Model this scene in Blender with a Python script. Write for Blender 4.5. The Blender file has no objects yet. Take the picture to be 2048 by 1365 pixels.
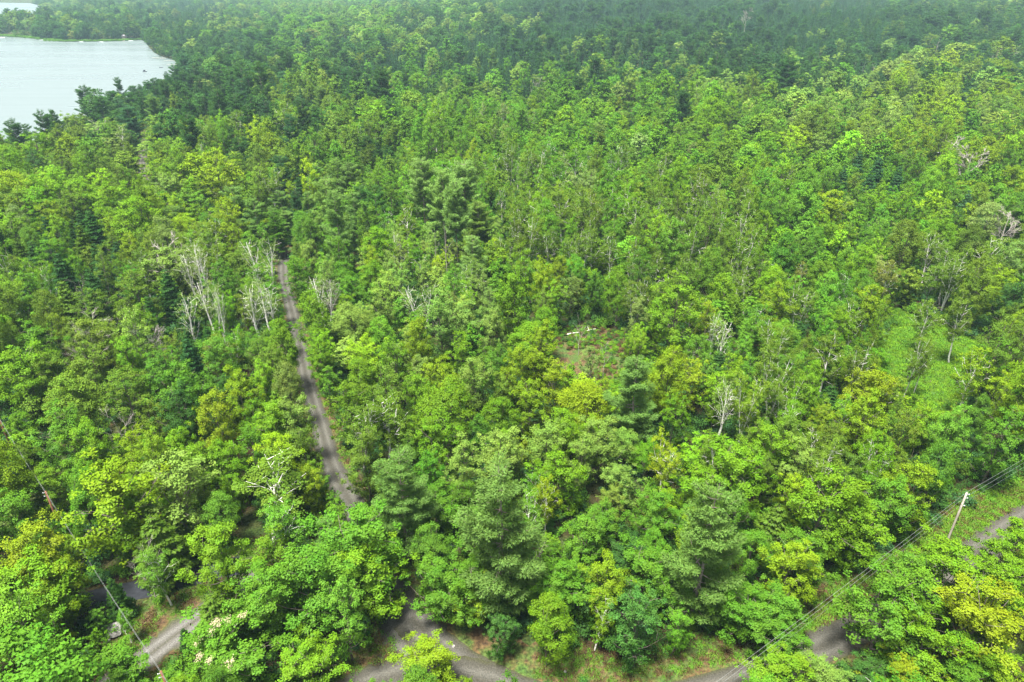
import bpy, math, random
import numpy as np
from mathutils import Vector

# ------------------------------------------------------------------ camera, sky, sun, exposure
F = 1365.0                       # focal length in pixels of the 2048 px wide photograph (24 mm lens)
PITCH = math.radians(28.2)
CAM_Z = 85.0
LAKE_Z = -6.0
scene = bpy.context.scene
COL = scene.collection
cam_d = bpy.data.cameras.new("camera"); cam = bpy.data.objects.new("camera", cam_d); COL.objects.link(cam)
cam_d.sensor_width = 36.0; cam_d.lens = 24.0
cam_d.clip_start = 0.5; cam_d.clip_end = 9000
cam.location = (0, 0, CAM_Z); cam.rotation_euler = (math.pi / 2 - PITCH, 0, 0)
scene.camera = cam

SUN_EL, SUN_AZ = math.radians(74), math.radians(225)    # behind and a little left of the camera, thin overcast
world = bpy.data.worlds.new("World"); scene.world = world; world.use_nodes = True
wn = world.node_tree
bg = wn.nodes["Background"]
sky = wn.nodes.new("ShaderNodeTexSky"); sky.sky_type = 'NISHITA'; sky.sun_disc = False
sky.sun_elevation = SUN_EL; sky.sun_rotation = SUN_AZ
sky.air_density = 0.9; sky.dust_density = 6.0; sky.ozone_density = 1.0; sky.altitude = 200
bg.inputs[1].default_value = 0.050
veil = wn.nodes.new("ShaderNodeHueSaturation"); veil.inputs["Saturation"].default_value = 0.42   # thin high cloud takes most of the blue
wn.links.new(sky.outputs[0], veil.inputs["Color"]); wn.links.new(veil.outputs[0], bg.inputs[0])
sun_d = bpy.data.lights.new("sun", 'SUN'); sun = bpy.data.objects.new("sun", sun_d); COL.objects.link(sun)
sun_d.energy = 2.4; sun_d.use_shadow = True; sun_d.angle = math.radians(14); sun_d.color = (1.0, 0.95, 0.86)
_sd = Vector((math.sin(SUN_AZ) * math.cos(SUN_EL), math.cos(SUN_AZ) * math.cos(SUN_EL), math.sin(SUN_EL)))
sun.rotation_euler = _sd.to_track_quat('Z', 'Y').to_euler(); sun.location = (0, -40, 160)
vs = scene.view_settings
vs.view_transform = 'Standard'; vs.look = 'None'; vs.gamma = 1.0; vs.use_curve_mapping = False
vs.exposure = 2.48
scene.cycles.use_denoising = True
scene.cycles.max_bounces = 8; scene.cycles.diffuse_bounces = 4; scene.cycles.glossy_bounces = 2
scene.cycles.transmission_bounces = 4; scene.cycles.volume_bounces = 0; scene.cycles.transparent_max_bounces = 8

# ------------------------------------------------------------------ helpers
R = np.random.default_rng(11)
SP, CP = math.sin(PITCH), math.cos(PITCH)

def ground_at(px, py, z=0.0):
    """Where the sight line through a photograph pixel meets height z."""
    u, v = (px - 1024) / F, (py - 682.5) / F
    dx, dy, dz = u, CP - v * SP, -SP - v * CP
    t = (z - CAM_Z) / dz
    return (dx * t, dy * t)

def project(x, y, z):
    x, y, z = np.asarray(x, float), np.asarray(y, float), np.asarray(z, float)
    h = z - CAM_Z
    d = y * CP - h * SP
    d = np.maximum(d, 1.0)
    return 1024 + F * x / d, 682.5 + F * (-(y * SP + h * CP)) / d, d

def sstep(a, b, t):
    t = np.clip((t - a) / (b - a), 0, 1); return t * t * (3 - 2 * t)

def poly_px(pts, z=0.0):
    return np.array([ground_at(a, b, z) for a, b in pts])

def sdist(poly, x, y):
    """Signed distance to a polygon, negative inside."""
    x = np.asarray(x, float); y = np.asarray(y, float)
    d = np.full(x.shape, 1e18); ins = np.zeros(x.shape, bool)
    n = len(poly)
    for i in range(n):
        ax, ay = poly[i]; bx, by = poly[(i + 1) % n]
        ex, ey = bx - ax, by - ay
        t = np.clip(((x - ax) * ex + (y - ay) * ey) / (ex * ex + ey * ey + 1e-9), 0, 1)
        d = np.minimum(d, (x - ax - t * ex) ** 2 + (y - ay - t * ey) ** 2)
        c = ((ay > y) != (by > y)) & (x < (bx - ax) * (y - ay) / (by - ay + 1e-12) + ax)
        ins ^= c
    d = np.sqrt(d)
    return np.where(ins, -d, d)

def ldist(line, x, y):
    x = np.asarray(x, float); y = np.asarray(y, float)
    d = np.full(x.shape, 1e18)
    for (ax, ay), (bx, by) in zip(line[:-1], line[1:]):
        ex, ey = bx - ax, by - ay
        t = np.clip(((x - ax) * ex + (y - ay) * ey) / (ex * ex + ey * ey + 1e-9), 0, 1)
        d = np.minimum(d, (x - ax - t * ex) ** 2 + (y - ay - t * ey) ** 2)
    return np.sqrt(d)

LAKE = poly_px([(-700, 68), (0, 73), (60, 77), (85, 80), (110, 83), (160, 84), (230, 83), (280, 80), (292, 84), (298, 95), (310, 107),
                (325, 114), (345, 120), (357, 128), (358, 142), (345, 166), (290, 196), (235, 214), (170, 236), (140, 262), (60, 304), (0, 322), (-160, 342), (-700, 345)], LAKE_Z)
LAKE_FAR = poly_px([(-900, 5), (0, 6), (60, 7), (80, 12), (86, 30), (70, 44), (0, 50), (-900, 50)], LAKE_Z)

def noise2(x, y, seed=0):
    a = np.sin(x * 0.0113 + y * 0.0071 + seed) + np.sin(x * -0.0057 + y * 0.0139 + 2.1 * seed) + np.sin(x * 0.023 + 1.3 + seed) * np.sin(y * 0.019 + seed)
    return a / 3

def height(x, y):
    x = np.asarray(x, float); y = np.asarray(y, float)
    d = np.hypot(x, y)
    sd = np.minimum(sdist(LAKE, x, y), sdist(LAKE_FAR, x, y))
    h = 24 * sstep(650, 1500, d) * sstep(-250, 250, x + 0.12 * y) + noise2(x, y, 1) * 5.0 * sstep(330, 800, d)
    h = h * sstep(5, 160, sd)
    shore = sstep(-6, 120, sd)
    return h * shore + (LAKE_Z - 3) * (1 - shore) * sstep(250, 420, d)

def smooth_line(pts, n=8):
    p = [np.array(q, float) for q in pts]
    p = [2 * p[0] - p[1]] + p + [2 * p[-1] - p[-2]]
    out = []
    for i in range(1, len(p) - 2):
        for k in range(n):
            t = k / n
            out.append(0.5 * ((2 * p[i]) + (-p[i - 1] + p[i + 1]) * t + (2 * p[i - 1] - 5 * p[i] + 4 * p[i + 1] - p[i + 2]) * t * t + (-p[i - 1] + 3 * p[i] - 3 * p[i + 1] + p[i + 2]) * t ** 3))
    out.append(p[-2]); return out

# ------------------------------------------------------------------ materials
def new_mat(name):
    m = bpy.data.materials.new(name); m.use_nodes = True
    nt = m.node_tree; nt.nodes.clear()
    out = nt.nodes.new("ShaderNodeOutputMaterial")
    return m, nt, out

def N(nt, kind, **kw):
    n = nt.nodes.new(kind)
    for k, v in kw.items(): setattr(n, k, v)
    return n

def leaf_material(name, trans=0.35, gloss=0.08, yellowing=0.5):
    m, nt, out = new_mat(name)
    a = N(nt, "ShaderNodeAttribute", attribute_type='INSTANCER', attribute_name="tint")
    lv = N(nt, "ShaderNodeAttribute", attribute_type='GEOMETRY', attribute_name="lv")
    sep = N(nt, "ShaderNodeSeparateColor"); nt.links.new(lv.outputs["Color"], sep.inputs[0])
    mul = N(nt, "ShaderNodeMapRange"); mul.inputs[3].default_value = 0.76; mul.inputs[4].default_value = 1.26
    nt.links.new(sep.outputs[0], mul.inputs[0])
    hsv = N(nt, "ShaderNodeHueSaturation")
    mh = N(nt, "ShaderNodeMapRange"); mh.inputs[3].default_value = 0.5 - 0.02 * yellowing; mh.inputs[4].default_value = 0.5 + 0.015
    nt.links.new(sep.outputs[1], mh.inputs[0]); nt.links.new(mh.outputs[0], hsv.inputs["Hue"])
    nt.links.new(mul.outputs[0], hsv.inputs["Value"]); nt.links.new(a.outputs["Color"], hsv.inputs["Color"])
    dif = N(nt, "ShaderNodeBsdfDiffuse"); tr = N(nt, "ShaderNodeBsdfTranslucent"); gl = N(nt, "ShaderNodeBsdfGlossy")
    gl.inputs["Roughness"].default_value = 0.5; gl.inputs["Color"].default_value = (0.8, 0.85, 0.8, 1)
    nt.links.new(hsv.outputs[0], dif.inputs["Color"])
    tc = N(nt, "ShaderNodeMix", data_type='RGBA', blend_type='MULTIPLY'); tc.inputs[0].default_value = 1
    tc.inputs[7].default_value = (1.15, 1.1, 0.5, 1)
    nt.links.new(hsv.outputs[0], tc.inputs[6]); nt.links.new(tc.outputs[2], tr.inputs["Color"])
    mx = N(nt, "ShaderNodeMixShader"); mx.inputs[0].default_value = trans
    nt.links.new(dif.outputs[0], mx.inputs[1]); nt.links.new(tr.outputs[0], mx.inputs[2])
    m2 = N(nt, "ShaderNodeMixShader"); m2.inputs[0].default_value = gloss
    nt.links.new(mx.outputs[0], m2.inputs[1]); nt.links.new(gl.outputs[0], m2.inputs[2])
    nt.links.new(m2.outputs[0], out.inputs[0])
    return m

def noise_mat(name, cols, scale, rough=0.9, detail=6, bump=0.0, bscale=None, stops=None, coord='Object', grain=0):
    m, nt, out = new_mat(name)
    tc = N(nt, "ShaderNodeTexCoord"); no = N(nt, "ShaderNodeTexNoise"); no.inputs["Scale"].default_value = scale; no.inputs["Detail"].default_value = detail
    nt.links.new(tc.outputs[coord], no.inputs["Vector"])
    cr = N(nt, "ShaderNodeValToRGB")
    stops = stops or [0.3 + 0.4 * i / (len(cols) - 1) for i in range(len(cols))]
    while len(cr.color_ramp.elements) < len(cols): cr.color_ramp.elements.new(0.5)
    for e, c, s in zip(cr.color_ramp.elements, cols, stops): e.position = s; e.color = (*c, 1)
    nt.links.new(no.outputs[0], cr.inputs[0])
    b = N(nt, "ShaderNodeBsdfPrincipled"); b.inputs["Roughness"].default_value = rough
    b.inputs["Specular IOR Level"].default_value = 0.25
    if grain:
        gn = N(nt, "ShaderNodeTexNoise"); gn.inputs["Scale"].default_value = grain; gn.inputs["Detail"].default_value = 8; nt.links.new(tc.outputs[coord], gn.inputs["Vector"])
        gr = N(nt, "ShaderNodeMapRange"); gr.inputs[1].default_value = 0.3; gr.inputs[2].default_value = 0.7; gr.inputs[3].default_value = 0.35; gr.inputs[4].default_value = 1.6
        nt.links.new(gn.outputs[0], gr.inputs[0]); gm = N(nt, "ShaderNodeMix", data_type='RGBA', blend_type='MULTIPLY'); gm.inputs[0].default_value = 1
        nt.links.new(cr.outputs[0], gm.inputs[6]); nt.links.new(gr.outputs[0], gm.inputs[7]); nt.links.new(gm.outputs[2], b.inputs["Base Color"])
    else: nt.links.new(cr.outputs[0], b.inputs["Base Color"])
    if bump:
        n2 = N(nt, "ShaderNodeTexNoise"); n2.inputs["Scale"].default_value = bscale or scale * 6; n2.inputs["Detail"].default_value = 8
        nt.links.new(tc.outputs[coord], n2.inputs["Vector"])
        bp = N(nt, "ShaderNodeBump"); bp.inputs["Strength"].default_value = 1; bp.inputs["Distance"].default_value = bump
        nt.links.new(n2.outputs[0], bp.inputs["Height"]); nt.links.new(bp.outputs[0], b.inputs["Normal"])
    nt.links.new(b.outputs[0], out.inputs[0])
    return m

def ground_material():
    m, nt, out = new_mat("forest_floor")
    tc = N(nt, "ShaderNodeTexCoord")
    n1 = N(nt, "ShaderNodeTexNoise"); n1.inputs["Scale"].default_value = 0.12; n1.inputs["Detail"].default_value = 5
    n2 = N(nt, "ShaderNodeTexNoise"); n2.inputs["Scale"].default_value = 2.6; n2.inputs["Detail"].default_value = 8
    for n in (n1, n2): nt.links.new(tc.outputs["Object"], n.inputs["Vector"])
    c1 = N(nt, "ShaderNodeValToRGB"); e = c1.color_ramp.elements
    e[0].position = 0.38; e[0].color = (0.046, 0.031, 0.017, 1); e[1].position = 0.62; e[1].color = (0.04, 0.07, 0.018, 1)
    nt.links.new(n1.outputs[0], c1.inputs[0])
    c2 = N(nt, "ShaderNodeValToRGB"); e = c2.color_ramp.elements
    e[0].position = 0.35; e[0].color = (0.45, 0.45, 0.45, 1); e[1].position = 0.7; e[1].color = (1.5, 1.4, 1.3, 1)
    nt.links.new(n2.outputs[0], c2.inputs[0])
    mx = N(nt, "ShaderNodeMix", data_type='RGBA', blend_type='MULTIPLY'); mx.inputs[0].default_value = 1
    nt.links.new(c1.outputs[0], mx.inputs[6]); nt.links.new(c2.outputs[0], mx.inputs[7])
    b = N(nt, "ShaderNodeBsdfPrincipled"); b.inputs["Roughness"].default_value = 0.95; b.inputs["Specular IOR Level"].default_value = 0.1
    nt.links.new(mx.outputs[2], b.inputs["Base Color"])
    bp = N(nt, "ShaderNodeBump"); bp.inputs["Distance"].default_value = 0.15; nt.links.new(n2.outputs[0], bp.inputs["Height"]); nt.links.new(bp.outputs[0], b.inputs["Normal"])
    nt.links.new(b.outputs[0], out.inputs[0]); return m

def road_material(name, base, dark, track, edge):
    """Gravel with paler wheel tracks; the UV's x runs across the road, in metres from its middle over its half width."""
    m, nt, out = new_mat(name)
    tc = N(nt, "ShaderNodeTexCoord"); uv = N(nt, "ShaderNodeUVMap"); uv.uv_map = "UVMap"
    sx = N(nt, "ShaderNodeSeparateXYZ"); nt.links.new(uv.outputs[0], sx.inputs[0])
    n0 = N(nt, "ShaderNodeTexNoise"); n0.inputs["Scale"].default_value = 0.5; n0.inputs["Detail"].default_value = 4
    n1 = N(nt, "ShaderNodeTexNoise"); n1.inputs["Scale"].default_value = 5.0; n1.inputs["Detail"].default_value = 10
    for n in (n0, n1): nt.links.new(tc.outputs["Object"], n.inputs["Vector"])
    ad = N(nt, "ShaderNodeMath", operation='MULTIPLY_ADD'); ad.inputs[1].default_value = 0.16; nt.links.new(n0.outputs[0], ad.inputs[0]); nt.links.new(sx.outputs[0], ad.inputs[2])
    ab = N(nt, "ShaderNodeMath", operation='ABSOLUTE'); sb = N(nt, "ShaderNodeMath", operation='SUBTRACT'); sb.inputs[1].default_value = 0.08
    nt.links.new(ad.outputs[0], sb.inputs[0]); nt.links.new(sb.outputs[0], ab.inputs[0])
    cr = N(nt, "ShaderNodeValToRGB"); el = cr.color_ramp.elements
    for p, c in ((0.0, dark), (0.18, base), (0.42, track), (0.6, base), (0.8, dark), (1.0, edge)):
        e = el[0] if p == 0 else (el[-1] if p == 1.0 else el.new(p)); e.position = p; e.color = (*c, 1)
    nt.links.new(ab.outputs[0], cr.inputs[0])
    c2 = N(nt, "ShaderNodeValToRGB"); e = c2.color_ramp.elements
    e[0].position = 0.3; e[0].color = (0.6, 0.6, 0.6, 1); e[1].position = 0.7; e[1].color = (1.35, 1.35, 1.35, 1)
    nt.links.new(n1.outputs[0], c2.inputs[0])
    mx = N(nt, "ShaderNodeMix", data_type='RGBA', blend_type='MULTIPLY'); mx.inputs[0].default_value = 1
    nt.links.new(cr.outputs[0], mx.inputs[6]); nt.links.new(c2.outputs[0], mx.inputs[7])
    b = N(nt, "ShaderNodeBsdfPrincipled"); b.inputs["Roughness"].default_value = 0.92; b.inputs["Specular IOR Level"].default_value = 0.2
    nt.links.new(mx.outputs[2], b.inputs["Base Color"])
    bp = N(nt, "ShaderNodeBump"); bp.inputs["Distance"].default_value = 0.05; nt.links.new(n1.outputs[0], bp.inputs["Height"]); nt.links.new(bp.outputs[0], b.inputs["Normal"])
    nt.links.new(b.outputs[0], out.inputs[0]); return m

def birch_bark():
    m, nt, out = new_mat("birch_bark")
    tc = N(nt, "ShaderNodeTexCoord"); mp = N(nt, "ShaderNodeMapping"); mp.inputs["Scale"].default_value = (1.2, 1.2, 5)
    no = N(nt, "ShaderNodeTexNoise"); no.inputs["Scale"].default_value = 1.0; no.inputs["Detail"].default_value = 4
    nt.links.new(tc.outputs["Object"], mp.inputs[0]); nt.links.new(mp.outputs[0], no.inputs["Vector"])
    cr = N(nt, "ShaderNodeValToRGB"); e = cr.color_ramp.elements
    e[0].position = 0.32; e[0].color = (0.14, 0.125, 0.11, 1); e[1].position = 0.40; e[1].color = (0.72, 0.70, 0.66, 1)
    nt.links.new(no.outputs[0], cr.inputs[0])
    b = N(nt, "ShaderNodeBsdfPrincipled"); b.inputs["Roughness"].default_value = 0.8
    nt.links.new(cr.outputs[0], b.inputs["Base Color"]); nt.links.new(b.outputs[0], out.inputs[0]); return m

def water_material():
    m, nt, out = new_mat("lake_water")
    tc = N(nt, "ShaderNodeTexCoord"); no = N(nt, "ShaderNodeTexNoise"); no.inputs["Scale"].default_value = 1.2; no.inputs["Detail"].default_value = 3
    nt.links.new(tc.outputs["Object"], no.inputs["Vector"])
    n2 = N(nt, "ShaderNodeTexNoise"); n2.inputs["Scale"].default_value = 0.008; n2.inputs["Detail"].default_value = 3
    mp = N(nt, "ShaderNodeMapping"); mp.inputs["Scale"].default_value = (0.5, 2.5, 1)
    nt.links.new(tc.outputs["Object"], mp.inputs[0]); nt.links.new(mp.outputs[0], n2.inputs["Vector"])
    rr = N(nt, "ShaderNodeMapRange"); rr.inputs[1].default_value = 0.35; rr.inputs[2].default_value = 0.65; rr.inputs[3].default_value = 0.22; rr.inputs[4].default_value = 0.36
    nt.links.new(n2.outputs[0], rr.inputs[0])
    bp = N(nt, "ShaderNodeBump"); bp.inputs["Strength"].default_value = 0.12; bp.inputs["Distance"].default_value = 0.05
    nt.links.new(no.outputs[0], bp.inputs["Height"])
    b = N(nt, "ShaderNodeBsdfPrincipled"); b.inputs["Base Color"].default_value = (0.13, 0.165, 0.165, 1)
    b.inputs["IOR"].default_value = 1.33; b.inputs["Specular IOR Level"].default_value = 0.5
    nt.links.new(rr.outputs[0], b.inputs["Roughness"]); nt.links.new(bp.outputs[0], b.inputs["Normal"])
    nt.links.new(b.outputs[0], out.inputs[0]); return m

M = {
    'leaf': leaf_material("broad_leaves", 0.20, 0.005), 'needle': leaf_material("needles", 0.28, 0.005, 0.2),
    'bark': noise_mat("grey_bark", [(0.07, 0.055, 0.042), (0.19, 0.165, 0.14)], 3.0, bump=0.02),
    'pine_bark': noise_mat("pine_bark", [(0.13, 0.105, 0.085), (0.32, 0.27, 0.23)], 3.0, bump=0.02),
    'birch': birch_bark(),
    'dead': noise_mat("weathered_wood", [(0.24, 0.21, 0.185), (0.48, 0.45, 0.41)], 2.5, bump=0.01),
    'ground': ground_material(),
    'gravel': road_material("gravel", (0.062, 0.060, 0.050), (0.050, 0.048, 0.038), (0.088, 0.086, 0.074), (0.045, 0.047, 0.022)),
    'gravel_pale': road_material("pale_gravel", (0.095, 0.092, 0.082), (0.065, 0.063, 0.048), (0.13, 0.127, 0.118), (0.055, 0.06, 0.028)),
    'asphalt': noise_mat("asphalt", [(0.012, 0.014, 0.019), (0.024, 0.027, 0.034)], 1.5, 0.8, bump=0.01),
    'verge': noise_mat("verge_soil", [(0.060, 0.036, 0.018), (0.085, 0.058, 0.024), (0.055, 0.080, 0.017), (0.042, 0.085, 0.016)], 0.35, bump=0.08, bscale=5, stops=[0.34, 0.44, 0.54, 0.66], grain=2.2),
    'meadow': noise_mat("meadow_turf", [(0.085, 0.06, 0.03), (0.035, 0.07, 0.015), (0.025, 0.075, 0.012), (0.045, 0.10, 0.018)], 0.22, bump=0.12, bscale=4, stops=[0.28, 0.38, 0.5, 0.7], grain=1.6),
    'water': water_material(),
    'pole_grey': noise_mat("weathered_pole", [(0.30, 0.27, 0.22), (0.46, 0.42, 0.35)], 4),
    'pole_brown': noise_mat("creosote_pole", [(0.14, 0.06, 0.035), (0.25, 0.115, 0.07)], 4),
    'steel': noise_mat("galvanised_metal", [(0.3, 0.31, 0.32), (0.42, 0.43, 0.44)], 10, 0.45),
    'wire': noise_mat("wire_metal", [(0.16, 0.17, 0.17), (0.24, 0.25, 0.25)], 3, 0.5),
    'white': noise_mat("white_paint", [(0.62, 0.64, 0.66), (0.78, 0.8, 0.82)], 1.5, 0.5),
    'wood': noise_mat("dock_planks", [(0.30, 0.29, 0.26), (0.46, 0.45, 0.41)], 2, 0.8),
    'wall': noise_mat("clapboard", [(0.20, 0.14, 0.11), (0.28, 0.2, 0.16)], 2, 0.8),
    'roof_grey': noise_mat("shingles", [(0.16, 0.15, 0.16), (0.24, 0.23, 0.24)], 2, 0.85),
    'glass': noise_mat("window_glass", [(0.04, 0.05, 0.06), (0.06, 0.07, 0.08)], 1, 0.1),
    'rock': noise_mat("granite", [(0.10, 0.095, 0.09), (0.24, 0.235, 0.22), (0.36, 0.35, 0.33)], 1.6, 0.9, bump=0.08, bscale=4),
    'dark_hull': noise_mat("dark_hull", [(0.03, 0.03, 0.06), (0.06, 0.06, 0.09)], 2, 0.5),
}

# ------------------------------------------------------------------ mesh assembly (all faces quads)
class Quads:
    def __init__(s): s.v = []; s.q = []; s.n = []; s.lv = []; s.k = 0
    def add(s, V, Q, nrm=None, lv=None):
        s.v.append(V); s.q.append(Q + s.k); s.k += len(V)
        if nrm is not None: s.n.append(nrm)
        if lv is not None: s.lv.append(lv)
    def tube(s, pts, rad, sides=6):
        pts = np.array(pts, float); rad = np.array(rad, float); n = len(pts)
        tan = np.gradient(pts, axis=0); tan /= np.linalg.norm(tan, axis=1)[:, None] + 1e-9
        ref = np.where(np.abs(tan[:, 2:3]) > 0.85, np.array([[1.0, 0, 0]]), np.array([[0, 0, 1.0]]))
        a = np.cross(tan, ref); a /= np.linalg.norm(a, axis=1)[:, None] + 1e-9; b = np.cross(tan, a)
        th = np.linspace(0, 2 * np.pi, sides, endpoint=False)
        V = pts[:, None] + rad[:, None, None] * (np.cos(th)[None, :, None] * a[:, None] + np.sin(th)[None, :, None] * b[:, None])
        i = np.arange(n - 1)[:, None] * sides; j = np.arange(sides)[None]
        j2 = (j + 1) % sides
        Q = np.stack([i + j, i + sides + j, i + sides + j2, i + j2], -1).reshape(-1, 4)
        s.add(V.reshape(-1, 3), Q)
    def box(s, lo, hi):
        x0, y0, z0 = lo; x1, y1, z1 = hi
        V = np.array([(x0, y0, z0), (x1, y0, z0), (x1, y1, z0), (x0, y1, z0), (x0, y0, z1), (x1, y0, z1), (x1, y1, z1), (x0, y1, z1)], float)
        s.add(V, np.array([(0, 3, 2, 1), (4, 5, 6, 7), (0, 1, 5, 4), (1, 2, 6, 5), (2, 3, 7, 6), (3, 0, 4, 7)]))

def make_mesh(name, q, mats, mat_index=None, smooth=True):
    V = np.concatenate(q.v); Q = np.concatenate(q.q)
    me = bpy.data.meshes.new(name)
    me.vertices.add(len(V)); me.vertices.foreach_set("co", V.astype(np.float32).ravel())
    me.loops.add(Q.size); me.loops.foreach_set("vertex_index", Q.astype(np.int32).ravel())
    me.polygons.add(len(Q)); me.polygons.foreach_set("loop_start", np.arange(0, Q.size, 4, dtype=np.int32))
    me.polygons.foreach_set("loop_total", np.full(len(Q), 4, np.int32))
    me.polygons.foreach_set("use_smooth", np.full(len(Q), smooth))
    for m in mats: me.materials.append(m)
    if mat_index is not None: me.polygons.foreach_set("material_index", mat_index.astype(np.int32))
    me.update(calc_edges=True)
    if q.lv:
        lv = np.concatenate(q.lv)
        if len(lv) < len(Q): lv = np.concatenate([lv, np.full((len(Q) - len(lv), 2), 0.5)])
        at = me.attributes.new("lv", 'FLOAT_COLOR', 'FACE')
        c = np.zeros((len(Q), 4), np.float32); c[:, :2] = lv; c[:, 3] = 1
        at.data.foreach_set("color", c.ravel())
    if q.n and sum(len(a) for a in q.n) == len(V):
        me.normals_split_custom_set_from_vertices(np.concatenate(q.n).tolist())
    return me

def unit(a): return a / (np.linalg.norm(a, axis=-1, keepdims=True) + 1e-9)

def put_leaves(q, rng, P, nrm, shade, size, aspect=0.75, lv=None, along=None):
    n = len(P)
    s = np.sign(np.sum(nrm * shade, -1, keepdims=True)); s[s == 0] = 1; nrm = nrm * s
    t = unit(np.cross(nrm, rng.normal(size=(n, 3)))) if along is None else unit(along - nrm * np.sum(along * nrm, -1, keepdims=True))
    b = np.cross(nrm, t)
    L = (size * 0.5)[:, None]; W = L * aspect
    fold = nrm * L * 0.3
    j = lambda: 1 + 0.25 * rng.normal(size=(n, 1))
    V = np.stack([P - t * L * j(), P - b * W * j() - fold, P + t * L * j(), P + b * W * j() - fold * 0.6], 1)
    # winding so that the face normal follows nrm
    V = V[:, [0, 1, 2, 3]]
    Q = np.arange(n * 4).reshape(n, 4)
    SN = np.repeat(unit(0.48 * nrm + 0.9 * shade), 4, axis=0)
    q.add(V.reshape(-1, 3), Q, SN, lv)

def clumps(q, rng, C, rad, flat, per, size, axis_x=0.0, aspect=0.75, up=0.4, shell=2.4, center=None):
    """Leaf masses: C centres (k,3), rad (k,), per leaves each."""
    k = len(C); wk = np.maximum(6, (per * (rad / rad.mean()) ** 1.8)).astype(int); n = int(wk.sum())
    u = unit(rng.normal(size=(n, 3))); u[:, 2] = np.where(u[:, 2] < -0.2, -u[:, 2] * 0.7, u[:, 2]); u = unit(u)
    r = rng.random(n) ** (1 / (shell * 0.75))
    idx = np.repeat(np.arange(k), wk)
    off = u * (r * rad[idx])[:, None]; off[:, 2] *= flat; off += rng.normal(size=(n, 3)) * (0.12 + 0.12 * rad[idx])[:, None]
    P = C[idx] + off
    cc = center if center is not None else np.array([0, 0, 0.0])
    out = unit(P - cc)
    nl = unit(u * 0.6 + rng.normal(size=(n, 3)) * 0.48 + np.array([0, 0, up]))
    sh = unit(u * np.array([1, 1, 1.2]) * 0.42 + out * 0.95 + np.array([0, 0, 0.12]))
    cl = rng.random(k)[idx] * 0.45 + rng.random(n) * 0.55
    ch = rng.random(k)[idx] * 0.6 + rng.random(n) * 0.4
    put_leaves(q, rng, P, nl, sh, size * (0.65 + 0.7 * rng.random(n)), aspect, np.stack([cl, ch], 1))

def bend(a, b, rng, w=0.12, n=4):
    a, b = np.array(a, float), np.array(b, float); d = np.linalg.norm(b - a)
    t = np.linspace(0, 1, n)[:, None]; p = a + (b - a) * t
    o = rng.normal(size=3) * d * w
    p = p + np.sin(t * np.pi) * o; return p

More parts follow.
